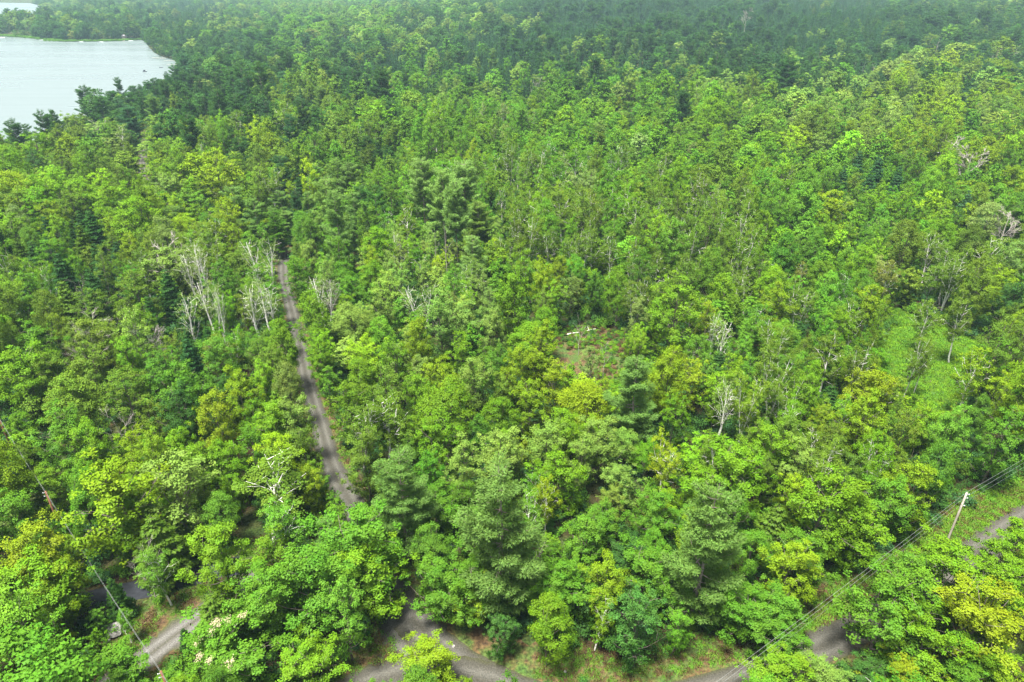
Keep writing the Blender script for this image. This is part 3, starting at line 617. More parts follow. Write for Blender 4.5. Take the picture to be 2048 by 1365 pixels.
# kind, photo x, photo y of the top, height m, crown width m, tint, (clear trunk: keep the stem in view)
SPEC = """
pine 1000 925 29 15 B; pine 796 902 22 11.5 B; pine 1432 962 27 14 B; pine 1275 712 22 13 B; pine_tall 842 316 30 14 W t; pine_tall 884 338 31 13 W t; pine_tall 926 322 30 15 W t
pine_tall 908 362 29 12 W t; pine 955 402 20 12 L; pine 945 468 19 10 W; pine 462 370 22 14 B; pine 505 396 20 12 B; pine 545 418 17 10 G; pine 342 410 16 10 B
pine 165 172 29 17 D; pine 196 192 26 16 D; pine 78 220 28 13 D; pine 100 214 29 13 D; pine 20 236 26 14 D; pine 232 154 25 12 D; pine 45 245 22 12 D; pine 300 188 24 12 B; pine 432 176 26 17 D
pine 468 186 25 15 D; pine 352 160 22 12 D; pine 396 152 22 13 D; pine 640 170 24 12 B; pine 1385 84 26 14 D; pine 1272 66 29 15 B; pine 1168 72 28 18 D; pine 1158 150 26 17 D
pine 1238 86 26 12 B; pine 985 96 25 13 B; pine 895 102 24 11 B; pine 1130 92 25 13 B; pine 772 246 17 8 B; pine 1795 306 17 12 G; pine 650 1035 13 7 B; pine 612 1108 10 6 B
pine 1000 130 22 12 D; pine 1445 95 24 11 D; pine 1590 60 24 13 D; pine 1470 120 22 10 D; pine 1700 85 23 12 D; pine 735 130 20 10 D; pine 1660 120 22 12 D
hemlock 1722 300 19 9 S; hemlock 1762 306 20 9 S; hemlock 1690 330 18 8 S; hemlock 1802 330 18 8 S; hemlock 1745 340 18 9 S; hemlock 420 1190 12 9 O; hemlock 1440 700 12 7 D; hemlock 1665 770 9 7 D
hemlock 1600 640 11 7 D; hemlock 60 480 16 9 D; hemlock 120 560 16 9 O; hemlock 180 600 15 9 O; hemlock 300 1030 13 9 O; hemlock 1560 1010 12 9 O; hemlock 760 1010 9 7 D
birch 1872 468 17 7 O t; birch 1928 505 16 7 O t; birch 1945 592 15 6 O t; birch 1850 666 14 4.6 O t; birch 1864 676 12 3.4 O; birch 1966 702 14 7 Y t; birch 1556 636 15 6 O t; birch 1560 702 15 6.5 O t; birch 1578 754 13 6 O
birch 1612 565 14 6 O t; birch 1722 608 13 6 O t; birch 1170 440 15 6 O; birch 1192 458 15 6 O t; birch 1225 470 15 5.5 O t; birch 1145 468 14 6 O; birch 1100 470 13 6 O; birch 1265 482 14 5 O
birch 1005 205 20 8 P t; birch 1060 216 17 7 L t; birch 960 205 16 6 L; birch 985 245 15 5 O t; birch 515 938 15 12 O; birch 405 240 14 8 O t; birch 470 220 16 9 O t; birch 232 250 15 9 L t
birch_pale 384 488 20 7 P t; birch_pale 408 560 17 6 P t; birch_pale 428 578 14 4 P t; birch_pale 515 478 20 8 P t; birch_pale 498 566 18 8 P t; birch_pale 530 560 17 7 P t; birch_pale 365 586 17 7 L t; birch_pale 1455 765 13 6 P t
birch_pale 372 500 18 8 P t; birch_pale 640 555 13 6 P; birch_pale 840 570 13 7 P; birch_pale 785 462 13 6 P; birch_pale 1435 625 12 5 L; birch_pale 1448 640 12 6 L
birch 1010 470 13 6 O; birch 1790 520 14 7 R; birch 1612 528 10 4 R; birch 1870 605 12 6 O; birch 712 795 14 7.5 O; birch 765 810 13 8 O; birch 1650 856 12 6 O; birch 1450 880 12 6 O; birch 1340 880 11 5 A
ash 255 620 20 7.5 L t; ash 205 925 21 12 Y t; ash 322 905 19 12 L t; ash 325 492 15 12 L; ash 990 430 12 7 L; ash 1160 870 11 6 L; ash 1280 590 13 6 P; ash 1700 395 12 7 L; ash 1600 870 12 7 L; ash 1180 690 12 5 P
maple 470 742 14 8 Y; maple 424 782 15 8 A; maple 545 800 13 9 V; maple 578 792 13 8 L; maple 160 846 13 8 V; maple 250 868 12 8 Y; maple 345 862 11 7 V; maple 262 978 14 10 V; maple 385 884 12 8 V; maple 435 880 12 8 V
maple 58 1052 18 9.5 A; maple 84 1128 15 6.5 Y; maple 38 1120 16 12 V; maple 10 985 15 8 G; maple 25 1010 12 6 P; maple 700 1012 18 15 G; maple 735 1085 15 11 V; maple 612 1100 16 12 G; maple 415 1050 16 9 V; maple 520 1130 14 11 G
maple 455 1262 11 12 G; maple 225 1305 9 9 G; maple 612 1290 10 9 V; maple 330 1350 6 6 G; maple 842 1284 9 8 Y; maple 962 1292 9 7 Y; maple 1562 1318 9 8 V; maple 1660 1330 8 7 L; maple 1795 1160 16 12 G; maple 1728 1330 7 7 D
maple 1905 1088 14 12 V; maple 1985 1178 16 12 A; maple 1872 1240 13 10 V; maple 1815 1325 9 8 A; maple 2034 1062 13 9 V; maple 2030 1130 12 9 V; maple 1985 1290 9 9 V; maple 1940 1330 8 8 G; maple 1830 1105 12 8 G
maple 1086 526 15 8 Y; maple 1078 650 15 8 Y; maple 1045 690 14 7 Y; maple 832 630 15 7 Y; maple 948 715 14 8 L; maple 870 715 12 7 Y; maple 985 620 14 7 L; maple 1335 698 16 9 Y; maple 1748 568 15 8 Y; maple 1690 612 14 8 V
maple 762 588 13 7 L; maple 612 478 14 7 L; maple 645 520 14 8 L; maple 632 672 12 7 V; maple 1762 735 14 9 A; maple 1735 790 14 9 Y; maple 1868 805 11 8 V; maple 1660 945 18 13 V; maple 1588 1080 14 8 Y; maple 1478 882 17 12 V; maple 1405 935 12 8 V
maple 1850 922 13 8 Y; maple 1560 850 13 9 V; maple 1200 838 12 9 L; maple 1100 850 12 9 L; maple 1000 858 13 9 L; maple 922 884 13 8 L; maple 875 832 13 8 V; maple 1130 905 12 8 V; maple 1060 760 12 8 Y; maple 1125 820 12 8 V; maple 1245 930 10 7 L
maple 150 358 16 14 V; maple 205 368 16 14 V; maple 330 345 14 13 L; maple 318 298 11 6 Y; maple 90 400 15 11 Y; maple 45 540 14 8 G; maple 30 690 15 11 V; maple 95 700 13 8 O; maple 350 500 13 10 L; maple 250 470 14 9 Y; maple 470 500 13 8 O
maple 1210 1010 11 6 G; maple 1180 1030 14 8 G; maple 1300 1090 12 10 G; maple 1110 1120 12 8 G; maple 930 1200 10 8 G; maple 1210 1120 13 7 Y; maple 1260 1080 9 6 D; maple 1360 1120 11 8 G; maple 1160 1210 10 9 G; maple 1220 1230 9 8 D; maple 870 1130 12 9 G
maple 1720 990 14 10 V; maple 1790 960 13 9 G; maple 1560 1180 10 9 G; maple 1500 1190 10 8 G; maple 1620 1080 12 8 G; maple 940 1010 12 8 G; maple 860 975 11 8 G; maple 1310 980 12 7 G; maple 1410 240 15 12 V; maple 1240 440 13 8 G
maple 1160 180 15 9 G; maple 1030 160 18 13 V; maple 1075 150 18 11 L; maple 1340 195 14 10 V; maple 1480 170 15 12 L; maple 1560 190 14 10 L; maple 1740 175 14 8 Y; maple 1640 265 14 12 L; maple 1920 235 12 7 A; maple 1840 240 15 9 Y; maple 1970 215 15 12 L
maple 2030 330 16 12 Y; maple 1700 240 14 9 Y; maple 1240 195 12 7 A; maple 1660 430 14 8 V; maple 1800 380 14 10 V; maple 1330 350 13 8 V; maple 1200 240 13 9 L; maple 860 185 14 10 V; maple 2020 480 14 12 B; maple 2035 560 13 9 D
beech 560 165 14 11 O; beech 700 200 14 12 O; beech 200 300 15 12 O; beech 120 310 14 12 O; beech 60 300 14 11 D; beech 30 380 15 11 O; beech 260 540 15 11 O; beech 350 720 15 11 G; beech 240 740 14 10 O
beech 160 680 15 11 O; beech 50 640 14 10 G; beech 110 810 14 10 G; beech 545 690 13 8 O; beech 1560 1240 8 8 G; beech 1330 1250 9 9 G; beech 1010 1240 9 9 D; beech 1450 1210 10 8 G; beech 1080 1230 9 8 G; beech 722 862 13 8 O
"""
CELLS = """
mhD|hmD|mhG|msmD|spD|spD|shD|hmD
pmD|hmD|smpD|ssD|spD|phmD|hsmD|hmpD
pmD|pmD|pbO|maG|maG|maV|maL|maY
mbO|bmO|bhO|baG|bmG|maG|maGO|maYG
maV|maY|pmG|bhG|bbO|bmO|maG|maGh
hbO|bmO|maG|baL|maG|bmO|mmG|mbO
mbO|hbO|maL|maLG|maVG|mmG|mbG|bmO
mbO|mhD|maV|maV|maY|maV|bmO|mbY
maV|maY|mbG|mbG|maL|maV|mbO|mhG
maG|maVG|mbG|mbG|mbG|mbG|maV|mbG
maV|hbG|maG|mbG|mbD|mbG|mhG|maG
maG|mmG|mmG|mmG|mbD|mbD|mbG|maV
"""
CELLS = [r.split('|') for r in CELLS.strip().split('\n')]
ROWY = [30, 130, 220, 300, 400, 520, 650, 780, 900, 1020, 1150, 1290]
KMAP = {'m': 'maple', 'a': 'ash', 'b': 'birch', 'p': 'pine', 's': 'spruce', 'h': 'hemlock'}

# ---- what must stay in view: photo points with the ground distance they lie at
SEE = []
def see(px, py, z=0.0):
    x, y = ground_at(px, py, z); SEE.append((px, py, math.hypot(x, y) - 1.0))
for pt in [(552, 515), (562, 508), (572, 528), (560, 530), (568, 560), (575, 590), (583, 610), (590, 640), (597, 670), (602, 700), (608, 730), (614, 760), (620, 790), (630, 820), (640, 850), (648, 880), (655, 905), (664, 930), (675, 955), (690, 985),
           (545, 520), (580, 640), (625, 770), (606, 755), (632, 850), (650, 940), (682, 950),
           (800, 1235), (812, 1250), (830, 1275), (855, 1300), (800, 1270), (840, 1262), (870, 1285), (900, 1300), (920, 1318), (950, 1325), (985, 1335), (770, 1340), (740, 1355), (845, 1265), (1040, 1345), (1080, 1340), (880, 1270), (830, 1240), (815, 1225), (1120, 1345), (1180, 1348), (1240, 1335), (1320, 1345), (1380, 1335), (900, 1275), (960, 1300),
           (2030, 1045), (2000, 1065), (1975, 1085), (1960, 1080), (2040, 1010), (2010, 1000), (1960, 1030), (1930, 1060), (2035, 960), (1985, 985), (1940, 1000), (1890, 1085), (1870, 1060), (1850, 1090), (1820, 1110), (1780, 1130), (1900, 1030), (1800, 1150), (1850, 1060), (1760, 1110),
           (1650, 1290), (1620, 1280), (1600, 1310), (1580, 1330), (1560, 1300), (1530, 1345), (1640, 1250), (1690, 1220), (1510, 1300),(1480, 1330),
           (300, 1290), (320, 1280), (340, 1265), (280, 1310), (330, 1310), (300, 1265), (270, 1275), (310, 1330), (345, 1300), (360, 1290), (260, 1300), (345, 1340), (335, 1250),
           (170, 1195), (185, 1200), (200, 1195), (205, 1210), (225, 1262), (228, 1250), (215, 1275), (180, 1182), (160, 1192),
           (284, 340), (286, 348),
           (1800, 680), (1810, 720), (1790, 650), (1850, 740), (1890, 700), (1880, 750), (1900, 770), (1830, 770), (1860, 790), (1780, 700), (1870, 720), (1820, 660), (1890, 800), (1840, 820), (1925, 760), (1795, 745), (1815, 690), (1835, 700), (1870, 680), (1900, 690), (1920, 720), (1800, 770), (1770, 690), (1840, 760), (1845, 790), (1880, 775),
           (1140, 680), (1170, 665), (1200, 662), (1150, 720), (1180, 740), (1220, 700), (1230, 665), (1215, 740), (1235, 760), (1160, 690)]:
    see(*pt)
for pt in [(1921, 988, 10), (1912, 1010, 7), (1905, 1040, 4), (1897, 1070, 0.5), (322, 1345, 9.5), (91, 985, 9.5), (100, 1005, 7), (108, 1030, 4), (300, 1310, 8.5), (260, 1240, 8), (220, 1185, 8), (185, 1139, 8.2), (150, 1085, 8.5), (137, 1064, 8.6), (60, 940, 8.6), (34, 900, 8.3), (1440, 1360, 8), (1600, 1235, 8), (1700, 1160, 8.5), (1800, 1080, 9), (1960, 965, 9.3), (2040, 922, 8.8), (248, 70, 0)]:
    see(*pt)
for px_, py_, z_ in [(1952, 325, 9), (1975, 345, 8), (1925, 345, 8), (1952, 365, 3), (1908, 295, 9), (2018, 450, 10), (2012, 500, 5), (2008, 525, 2), (250, 850, 8), (265, 870, 4), (68, 755, 9), (78, 785, 4), (886, 480, 14), (888, 530, 8), (662, 600, 9), (205, 262, 9), (256, 245, 9),
                     (1712, 135, 12), (1735, 140, 12), (1360, 105, 12), (1300, 140, 6), (1270, 140, 6), (1330, 140, 6), (1885, 1085, 0), (1900, 1092, 0), (1880, 1100, 0)]: see(px_, py_, z_)
for k in range(26):
    f = k / 25; see(322 + (91 - 322) * f, 1343 + (984 - 1343) * f, 10.0 - 3.0 * f * (1 - f)); see(91 - 97 * f, 984 - 156 * f, 10.0 - 3.0 * f * (1 - f))
    see(1921 - 481 * f, 988 + 374 * f, 9.6)
LAKE_EDGE = [(0, 222), (30, 226), (50, 262), (62, 240), (110, 205), (128, 220), (140, 168), (175, 165), (200, 172), (215, 160), (225, 148), (240, 158), (262, 150), (300, 148), (330, 150), (350, 140)]
LX = np.array([p[0] for p in LAKE_EDGE]); LY = np.array([p[1] for p in LAKE_EDGE])
for lx in range(0, 352, 9):
    py = float(np.interp(lx, LX, LY)); x, y = ground_at(lx, py, LAKE_Z); SEE.append((lx, py - 3, math.hypot(x, y) - 5)); SEE.append((lx, py - 22, 620.0))

# ------------------------------------------------------------------ planting
trees = []      # dict per tree
SEE_A = np.array(SEE)
def blocks(x, y, h, w, see_arr, z0=0.25, margin=0.92):
    """Does the crown cover one of the points that must stay in view?"""
    g = float(height(x, y)) if y > 330 else 0.0
    zs = np.linspace(h * z0, h * 0.97, 5); px, py, d = project(np.full(5, x), np.full(5, y), g + zs)
    prof = np.array([0.6, 0.95, 1.0, 0.75, 0.3]) * w / 2 * margin
    D = math.hypot(x, y)
    near = see_arr[:, 2] > D
    if not near.any(): return False
    s = see_arr[near]
    dd = (s[:, 0:1] - px[None]) ** 2 + (s[:, 1:2] - py[None]) ** 2
    return bool((dd < (prof * F / d) ** 2).any())

for ln in SPEC.strip().replace('\n', ';').split(';'):
    a = ln.split()
    if not a: continue
    kind, px, py, h, w, tn = a[0], float(a[1]), float(a[2]), float(a[3]), float(a[4]), a[5]
    if kind not in ('pine', 'pine_tall', 'hemlock') and h < 17 and py < 930: h *= 1.22
    x, y = ground_at(px, py, h)
    for _ in range(3):
        g = float(height(x, y)); x, y = ground_at(px, py, h + g)
    if 860 < px < 1500 and py > 1000:          # roadside trees stand behind the verge
        for _ in range(40):
            if float(project(x, y, 0)[1]) + w * 4.5 > 1282: x *= 1.01; y += 0.8
    trees.append(dict(kind=kind, x=x, y=y, h=h, w=w, tint=tn, spec=True, clear=len(a) > 6))
SEE_T = []
for t in trees:
    g = float(height(t['x'], t['y'])); D = math.hypot(t['x'], t['y'])
    for zf in ((0.9, 0.7, 0.5, 0.32) if t['clear'] else (0.92, 0.72)):
        a, b, _ = project(t['x'], t['y'], g + t['h'] * zf); SEE_T.append((float(a), float(b), D - max(2.0, t['w'] * 0.35)))
SEE_ALL = np.concatenate([SEE_A, np.array(SEE_T)])

TALLP = [(t['x'], t['y']) for t in trees if t['kind'] in ('pine', 'pine_tall') and t['h'] >= 24]
cell = 7.0; gridd = {}
def reg(x, y, r): gridd.setdefault((int(x // cell), int(y // cell)), []).append((x, y, r))
def free(x, y, r):
    cx, cy = int(x // cell), int(y // cell)
    for i in (-1, 0, 1):
        for j in (-1, 0, 1):
            for (a, b, c) in gridd.get((cx + i, cy + j), ()):
                if (a - x) ** 2 + (b - y) ** 2 < (0.5 * (r + c)) ** 2: return False
    return True
for t in trees: reg(t['x'], t['y'], min(t['w'] * 0.72, 9))

def cell_of(px, py):
    px = px + R.normal() * 55; py = py + R.normal() * (28 if py > 170 else 42)
    c = int(min(7, max(0, px // 256))); r = int(np.argmin([abs(py - q) for q in ROWY])); return CELLS[r][c]
ROADS = [(ROAD_A, 2.6), (ROAD_B, 3.6), (ROAD_C, 3.6), (DRIVE, 3.2), (PAVED, 2.6)]
NRND = 26000
def candidates(dmin, dmax, n):
    d = np.sqrt(R.random(n) * (dmax ** 2 - dmin ** 2) + dmin ** 2); a = (R.random(n) * 2 - 1) * math.radians(72 if dmax < 150 else 54 if dmax < 310 else 44 if dmax < 700 else 40)
    return d * np.sin(a), d * np.cos(a)
def plant(dmin, dmax, n, spec_rule=True):
    X, Y = candidates(dmin, dmax, n); Z = height(X, Y)
    px, py, dep = project(X, Y, Z + 12)
    wide = 520 if dmax < 310 else 140
    ok = (px > -wide) & (px < 2050 + wide) & (py < 1700) & (py > -60)
    ok &= sdist(LAKE, X, Y) > 4; ok &= sdist(LAKE_FAR, X, Y) > 6
    ok &= (sdist(MEADOW, X, Y) > 1.0) & (sdist(GLADE, X, Y) > 0.5) & (sdist(VERGE, X, Y) > 0.8)
    for line, wd in ROADS: ok &= ldist(line, X, Y) > wd + 0.8
    cnt = 0
    for i in np.nonzero(ok)[0]:
        x, y, g = float(X[i]), float(Y[i]), float(Z[i]); D = math.hypot(x, y)
        code = cell_of(px[i], py[i]); ks = [c for c in code if c.islower()]; ts = [c for c in code if c.isupper()]
        sp_ = min(0.999, max(0, 0.42 + 0.5 * float(noise2(x * 4.1, y * 4.1 + 90, 6)) + 0.3 * R.normal())); kd = KMAP[ks[int(sp_ ** 1.7 * len(ks))]]
        if kd == 'maple':
            q = R.random(); kd = 'beech' if q < 0.2 else 'dome' if q < 0.68 else 'maple'
        rr = R.random()
        big = 1.18 if (px[i] < 520 and py[i] > 280) else 1.0
        if kd == 'birch' and R.random() < (0.5 if px[i] > 1000 and py[i] > 330 else 0.75): kd = 'birch_dark'
        if kd in ('maple', 'beech', 'dome'): h = (11 + 11 * rr) * big; w = h * (0.38 + 0.15 * R.random())
        elif kd == 'ash': h = (12.5 + 10 * rr) * big; w = h * (0.32 + 0.1 * R.random())
        elif kd in ('birch', 'birch_dark'): h = 12 + 9 * rr; w = h * (0.30 + 0.1 * R.random())
        elif kd == 'pine': h = 15 + 10 * rr; w = h * (0.46 + 0.1 * R.random())
        elif kd == 'spruce': h = 12 + 7 * rr; w = h * (0.30 + 0.08 * R.random())
        else: h = 11 + 9 * rr; w = h * (0.42 + 0.12 * R.random())
        if kd not in ('spruce',):
            q = sstep(90, 450, D); big2 = 1 + (0.45 if kd in ('maple', 'beech', 'dome') else 0.25) * q
            if R.random() < 0.2: big2 *= 1.32; h *= 1.12
            h *= 1 + 0.12 * q; w *= float(big2 + 0.55 * sstep(350, 1000, D))
        h *= 1 + 0.24 * float(noise2(x * 2.6, y * 2.6, 9)) + 0.10 * R.normal()
        if any((x - a) ** 2 + (y - b) ** 2 < 13 ** 2 for a, b in TALLP): h *= 0.68; w *= 0.8
        st = 0.5 + 0.62 * float(noise2(x * 5.5 + 40, y * 5.5, 3)) + 0.22 * R.normal(); tn = ts[int(min(0.999, max(0, st)) * len(ts))]
        q = R.random()
        if kd in ('pine', 'hemlock', 'spruce'): tn = {'pine': 'B' if D < 320 else 'D', 'hemlock': 'D', 'spruce': 'S'}[kd] if q > 0.3 else 'S' if q > 0.12 else ('O' if kd == 'hemlock' else 'D')
        elif q < 0.16: tn = 'V' if D < 450 else 'L'
        elif q < 0.26: tn = 'G'
        elif q < 0.31: tn = 'Y' if D < 400 else 'L'
        elif q < 0.36: tn = 'O'
        elif q < 0.375: tn = 'P' if D > 200 else 'G'
        if px[i] < 340 and 280 < D < 600: h *= 0.85
        if D < 700:
            for tr in range(4):
                if blocks(x, y, h, w, SEE_ALL):
                    h *= 0.68; w *= 0.72
                    if kd == 'dome': kd = 'maple'
                else: break
            else: continue
            if h < 3.2: continue
        sp = w * 0.89
        if not free(x, y, sp): continue
        reg(x, y, sp); trees.append(dict(kind=kd, x=x, y=y, h=h, w=w, tint=tn, spec=False, clear=False)); cnt += 1
    return cnt
plant(30, 130, 20000); plant(125, 300, 28000); plant(300, 650, 42000)
plant(650, 1500, 70000)
plant(1500, 3300, 26000)

# drop far trees that nearer crowns and rising ground wholly hide
X = np.array([t['x'] for t in trees]); Y = np.array([t['y'] for t in trees]); Hh = np.array([t['h'] for t in trees]); D_ = np.hypot(X, Y)
G_ = height(X, Y)
for i, t in enumerate(trees): t['g'] = float(G_[i]) if D_[i] > 330 else 0.0; t['D'] = float(D_[i])
PX, PY, DEP = project(X, Y, G_ + Hh * 0.8)
az = np.arctan2(X, Y); order = np.argsort(D_); bins = np.full(400, -9.0); keepm = np.ones(len(trees), bool)
for i in order:
    el = (G_[i] + Hh[i] * 1.03 - CAM_Z) / D_[i]; b = int((az[i] + 0.8) / 1.6 * 400)
    b = min(399, max(0, b))
    lo = bins[max(0, b - 1):b + 2].min()
    if D_[i] > 900 and el < lo - 0.0015: keepm[i] = False
    else:
        wd = max(0, int(trees[i]['w'] / D_[i] / 1.6 * 400 * 0.3)); e2 = (G_[i] + Hh[i] * 0.75 - CAM_Z) / D_[i]
        bins[max(0, b - wd):b + wd + 1] = np.maximum(bins[max(0, b - wd):b + wd + 1], e2)
px_size = Hh * F / DEP
inside = (PX > -60) & (PX < 2108) & (PY > -40) & (PY < 1440)

# ---- choose the largest of each kind in view as objects of their own; the rest is the wood behind
CATS = {'maple': 'maple tree', 'dome': 'maple tree', 'beech': 'beech tree', 'ash': 'ash tree', 'birch': 'birch tree', 'birch_dark': 'birch tree', 'birch_pale': 'birch tree', 'pine': 'pine tree', 'pine_tall': 'pine tree', 'spruce': 'spruce tree', 'hemlock': 'hemlock tree'}
per_cat = {}
for i, t in enumerate(trees):
    if inside[i] and keepm[i]: per_cat.setdefault(CATS[t['kind']], []).append((0 if t['spec'] else 1, -px_size[i], i))
single = set()
for c, l in per_cat.items():
    l.sort()
    single |= {i for _a, _b, i in l[:300]}
TT = np.array([TINT[t['tint']] for t in trees]); jit = np.exp(R.normal(size=(len(trees), 1)) * np.array([[0.05] if t['spec'] else [0.16] for t in trees])); hue = R.normal(size=(len(trees), 3)) * np.array([0.06, 0.03, 0.12]) * np.array([[0.35] if t['spec'] else [1.0] for t in trees])
TT = np.clip(TT * jit * (1 + hue), 0.008, 0.4)

# ------------------------------------------------------------------ labels that single a tree out
MARKS = [("the raft on the lake", 290, 143), ("the lakeside cabin", 248, 70), ("the three docks", 335, 120), ("the far road bend", 283, 335), ("the gravel road's crest", 560, 510),
         ("the gravel road's straight", 600, 690), ("the gravel road's lower stretch", 655, 920), ("the road junction", 820, 1280), ("the reddish verge", 1010, 1330), ("the tallest pine", 1000, 1060),
         ("the pine beside the road", 796, 1000), ("the dead-limbed pine", 1432, 1080), ("the wide pine by the glade", 1275, 800), ("the tall pine clump", 895, 400), ("the road-crest pine", 480, 410),
         ("the roadside white birches", 500, 620), ("the leaning white birches", 400, 620), ("the bare white birch", 1455, 830), ("the meadow", 1840, 730), ("the meadow's leaning birches", 1850, 590), ("the brown glade", 1180, 710),
         ("the grey utility pole", 1905, 1030), ("the roadside ditch", 1650, 1290), ("the driveway", 310, 1300), ("the boulder", 225, 1262), ("the paved patch", 185, 1200), ("the brown utility pole", 100, 1015), ("the bare forked snag", 250, 870),
         ("the dead silver tree", 1950, 335), ("the bare grey tree", 2015, 480), ("the tall bleached birch", 1005, 260), ("the lakeshore pines", 170, 200), ("the broad pine crowns", 440, 200), ("the spruce plantation", 900, 110),
         ("the bare pine stems", 1300, 130), ("the dark hemlock stand", 1750, 350), ("the tawny birch", 1790, 560), ("the twin birches", 1560, 780), ("the golden maple", 1985, 1230), ("the big roadside maple", 700, 1090),
         ("the cream-tufted maple", 455, 1310), ("the golden corner maple", 62, 1110), ("the bare-stemmed golden ash", 215, 1050), ("the white-forked olive birch", 515, 980), ("the round pale maples", 330, 370), ("the pale maple band", 1560, 200),
         ("the olive birch thicket", 1190, 480), ("the bright twin maple", 1086, 570), ("the orange-topped maple", 1920, 250), ("the yellow maple", 832, 670), ("the vivid bank maple", 1660, 1000), ("the verge bushes", 1330, 1270)]
MKX = np.array([m[1] for m in MARKS]); MKY = np.array([m[2] for m in MARKS])
ORD = ["nearest", "second", "third", "fourth", "fifth", "sixth", "seventh", "eighth", "ninth", "tenth", "eleventh", "twelfth"] + [str(k) + "th" for k in range(13, 80)]
def side(dx, dy):
    a = math.degrees(math.atan2(-dy, dx)) % 360
    return ["right of", "behind-right of", "behind", "behind-left of", "left of", "front-left of", "in front of", "front-right of"][int(((a + 22.5) % 360) // 45)]
KW = {'maple': 'maple', 'dome': 'full-crowned maple', 'beech': 'beech', 'ash': 'ash', 'birch': 'birch', 'birch_dark': 'birch', 'birch_pale': 'sparse white-stemmed birch', 'pine': 'pine', 'pine_tall': 'high-crowned pine', 'spruce': 'spruce', 'hemlock': 'hemlock'}
bucket = {}
for i in single:
    t = trees[i]; d = np.hypot(MKX - PX[i], (MKY - PY[i]) * 1.3); j = int(np.argmin(d)); dx, dy = PX[i] - MKX[j], PY[i] - MKY[j]
    sz = 'tall' if t['h'] > 17 else 'small' if t['h'] < 9 else 'broad' if t['w'] > 9 else 'slender' if t['w'] < t['h'] * 0.4 else 'middling'
    wh = "right at" if d[j] < 26 else side(dx, dy)
    bucket.setdefault((sz, TWORD[t['tint']], KW[t['kind']], wh, MARKS[j][0]), []).append((d[j], i))
LABEL = {}
for (sz, tw, kw, wh, mk), l in bucket.items():
    l.sort()
    for k, (_, i) in enumerate(l):
        LABEL[i] = f"{sz} {tw} {kw} {wh} {mk}" if len(l) == 1 else f"{sz} {tw} {kw} {wh} {mk}, {ORD[k]}{'' if k == 0 else '-nearest'} such"
# the landmark trees themselves carry the landmark's own words
for nm, mx, my in MARKS:
    wd = [w for w in ('pine', 'birch', 'maple', 'ash') if w in nm.split()]
    if not wd or 'bare grey' in nm or nm.startswith('the tall pine clump'): continue
    cand = [(math.hypot(PX[i] - mx, PY[i] - my), i) for i in single if trees[i]['spec'] and CATS[trees[i]['kind']].startswith(wd[-1])]
    dd, i = min(cand)
    if dd < 70: LABEL[i] = f"{nm[4:]}, {TWORD[trees[i]['tint']]} and {'tall' if trees[i]['h'] > 17 else 'low' if trees[i]['h'] < 9 else 'of middling height'}"
GROUP = {'maple tree': 'maples of the wood', 'beech tree': 'beeches of the wood', 'ash tree': 'ashes of the wood', 'birch tree': 'birches of the wood', 'pine tree': 'pines of the wood', 'spruce tree': 'spruces of the wood', 'hemlock tree': 'hemlocks of the wood'}

for i in sorted(single):
    t = trees[i]; L = LIB[t['kind']]; k = int(R.random() * len(L)); tm, cm, H0, W0 = L[k]
    sz = t['h'] / H0; sx = t['w'] / W0 * (0.94 + 0.12 * R.random())
    e = empty(CATS[t['kind']].replace(' ', '_'), (t['x'], t['y'], t['g']), R.random() * 6.283, (sx, sx, sz))
    tag(e, LABEL[i], CATS[t['kind']], GROUP[CATS[t['kind']]])
    obj("trunk", tm, e); c = obj("crown", cm, e); c["tint"] = [float(v) for v in TT[i]]

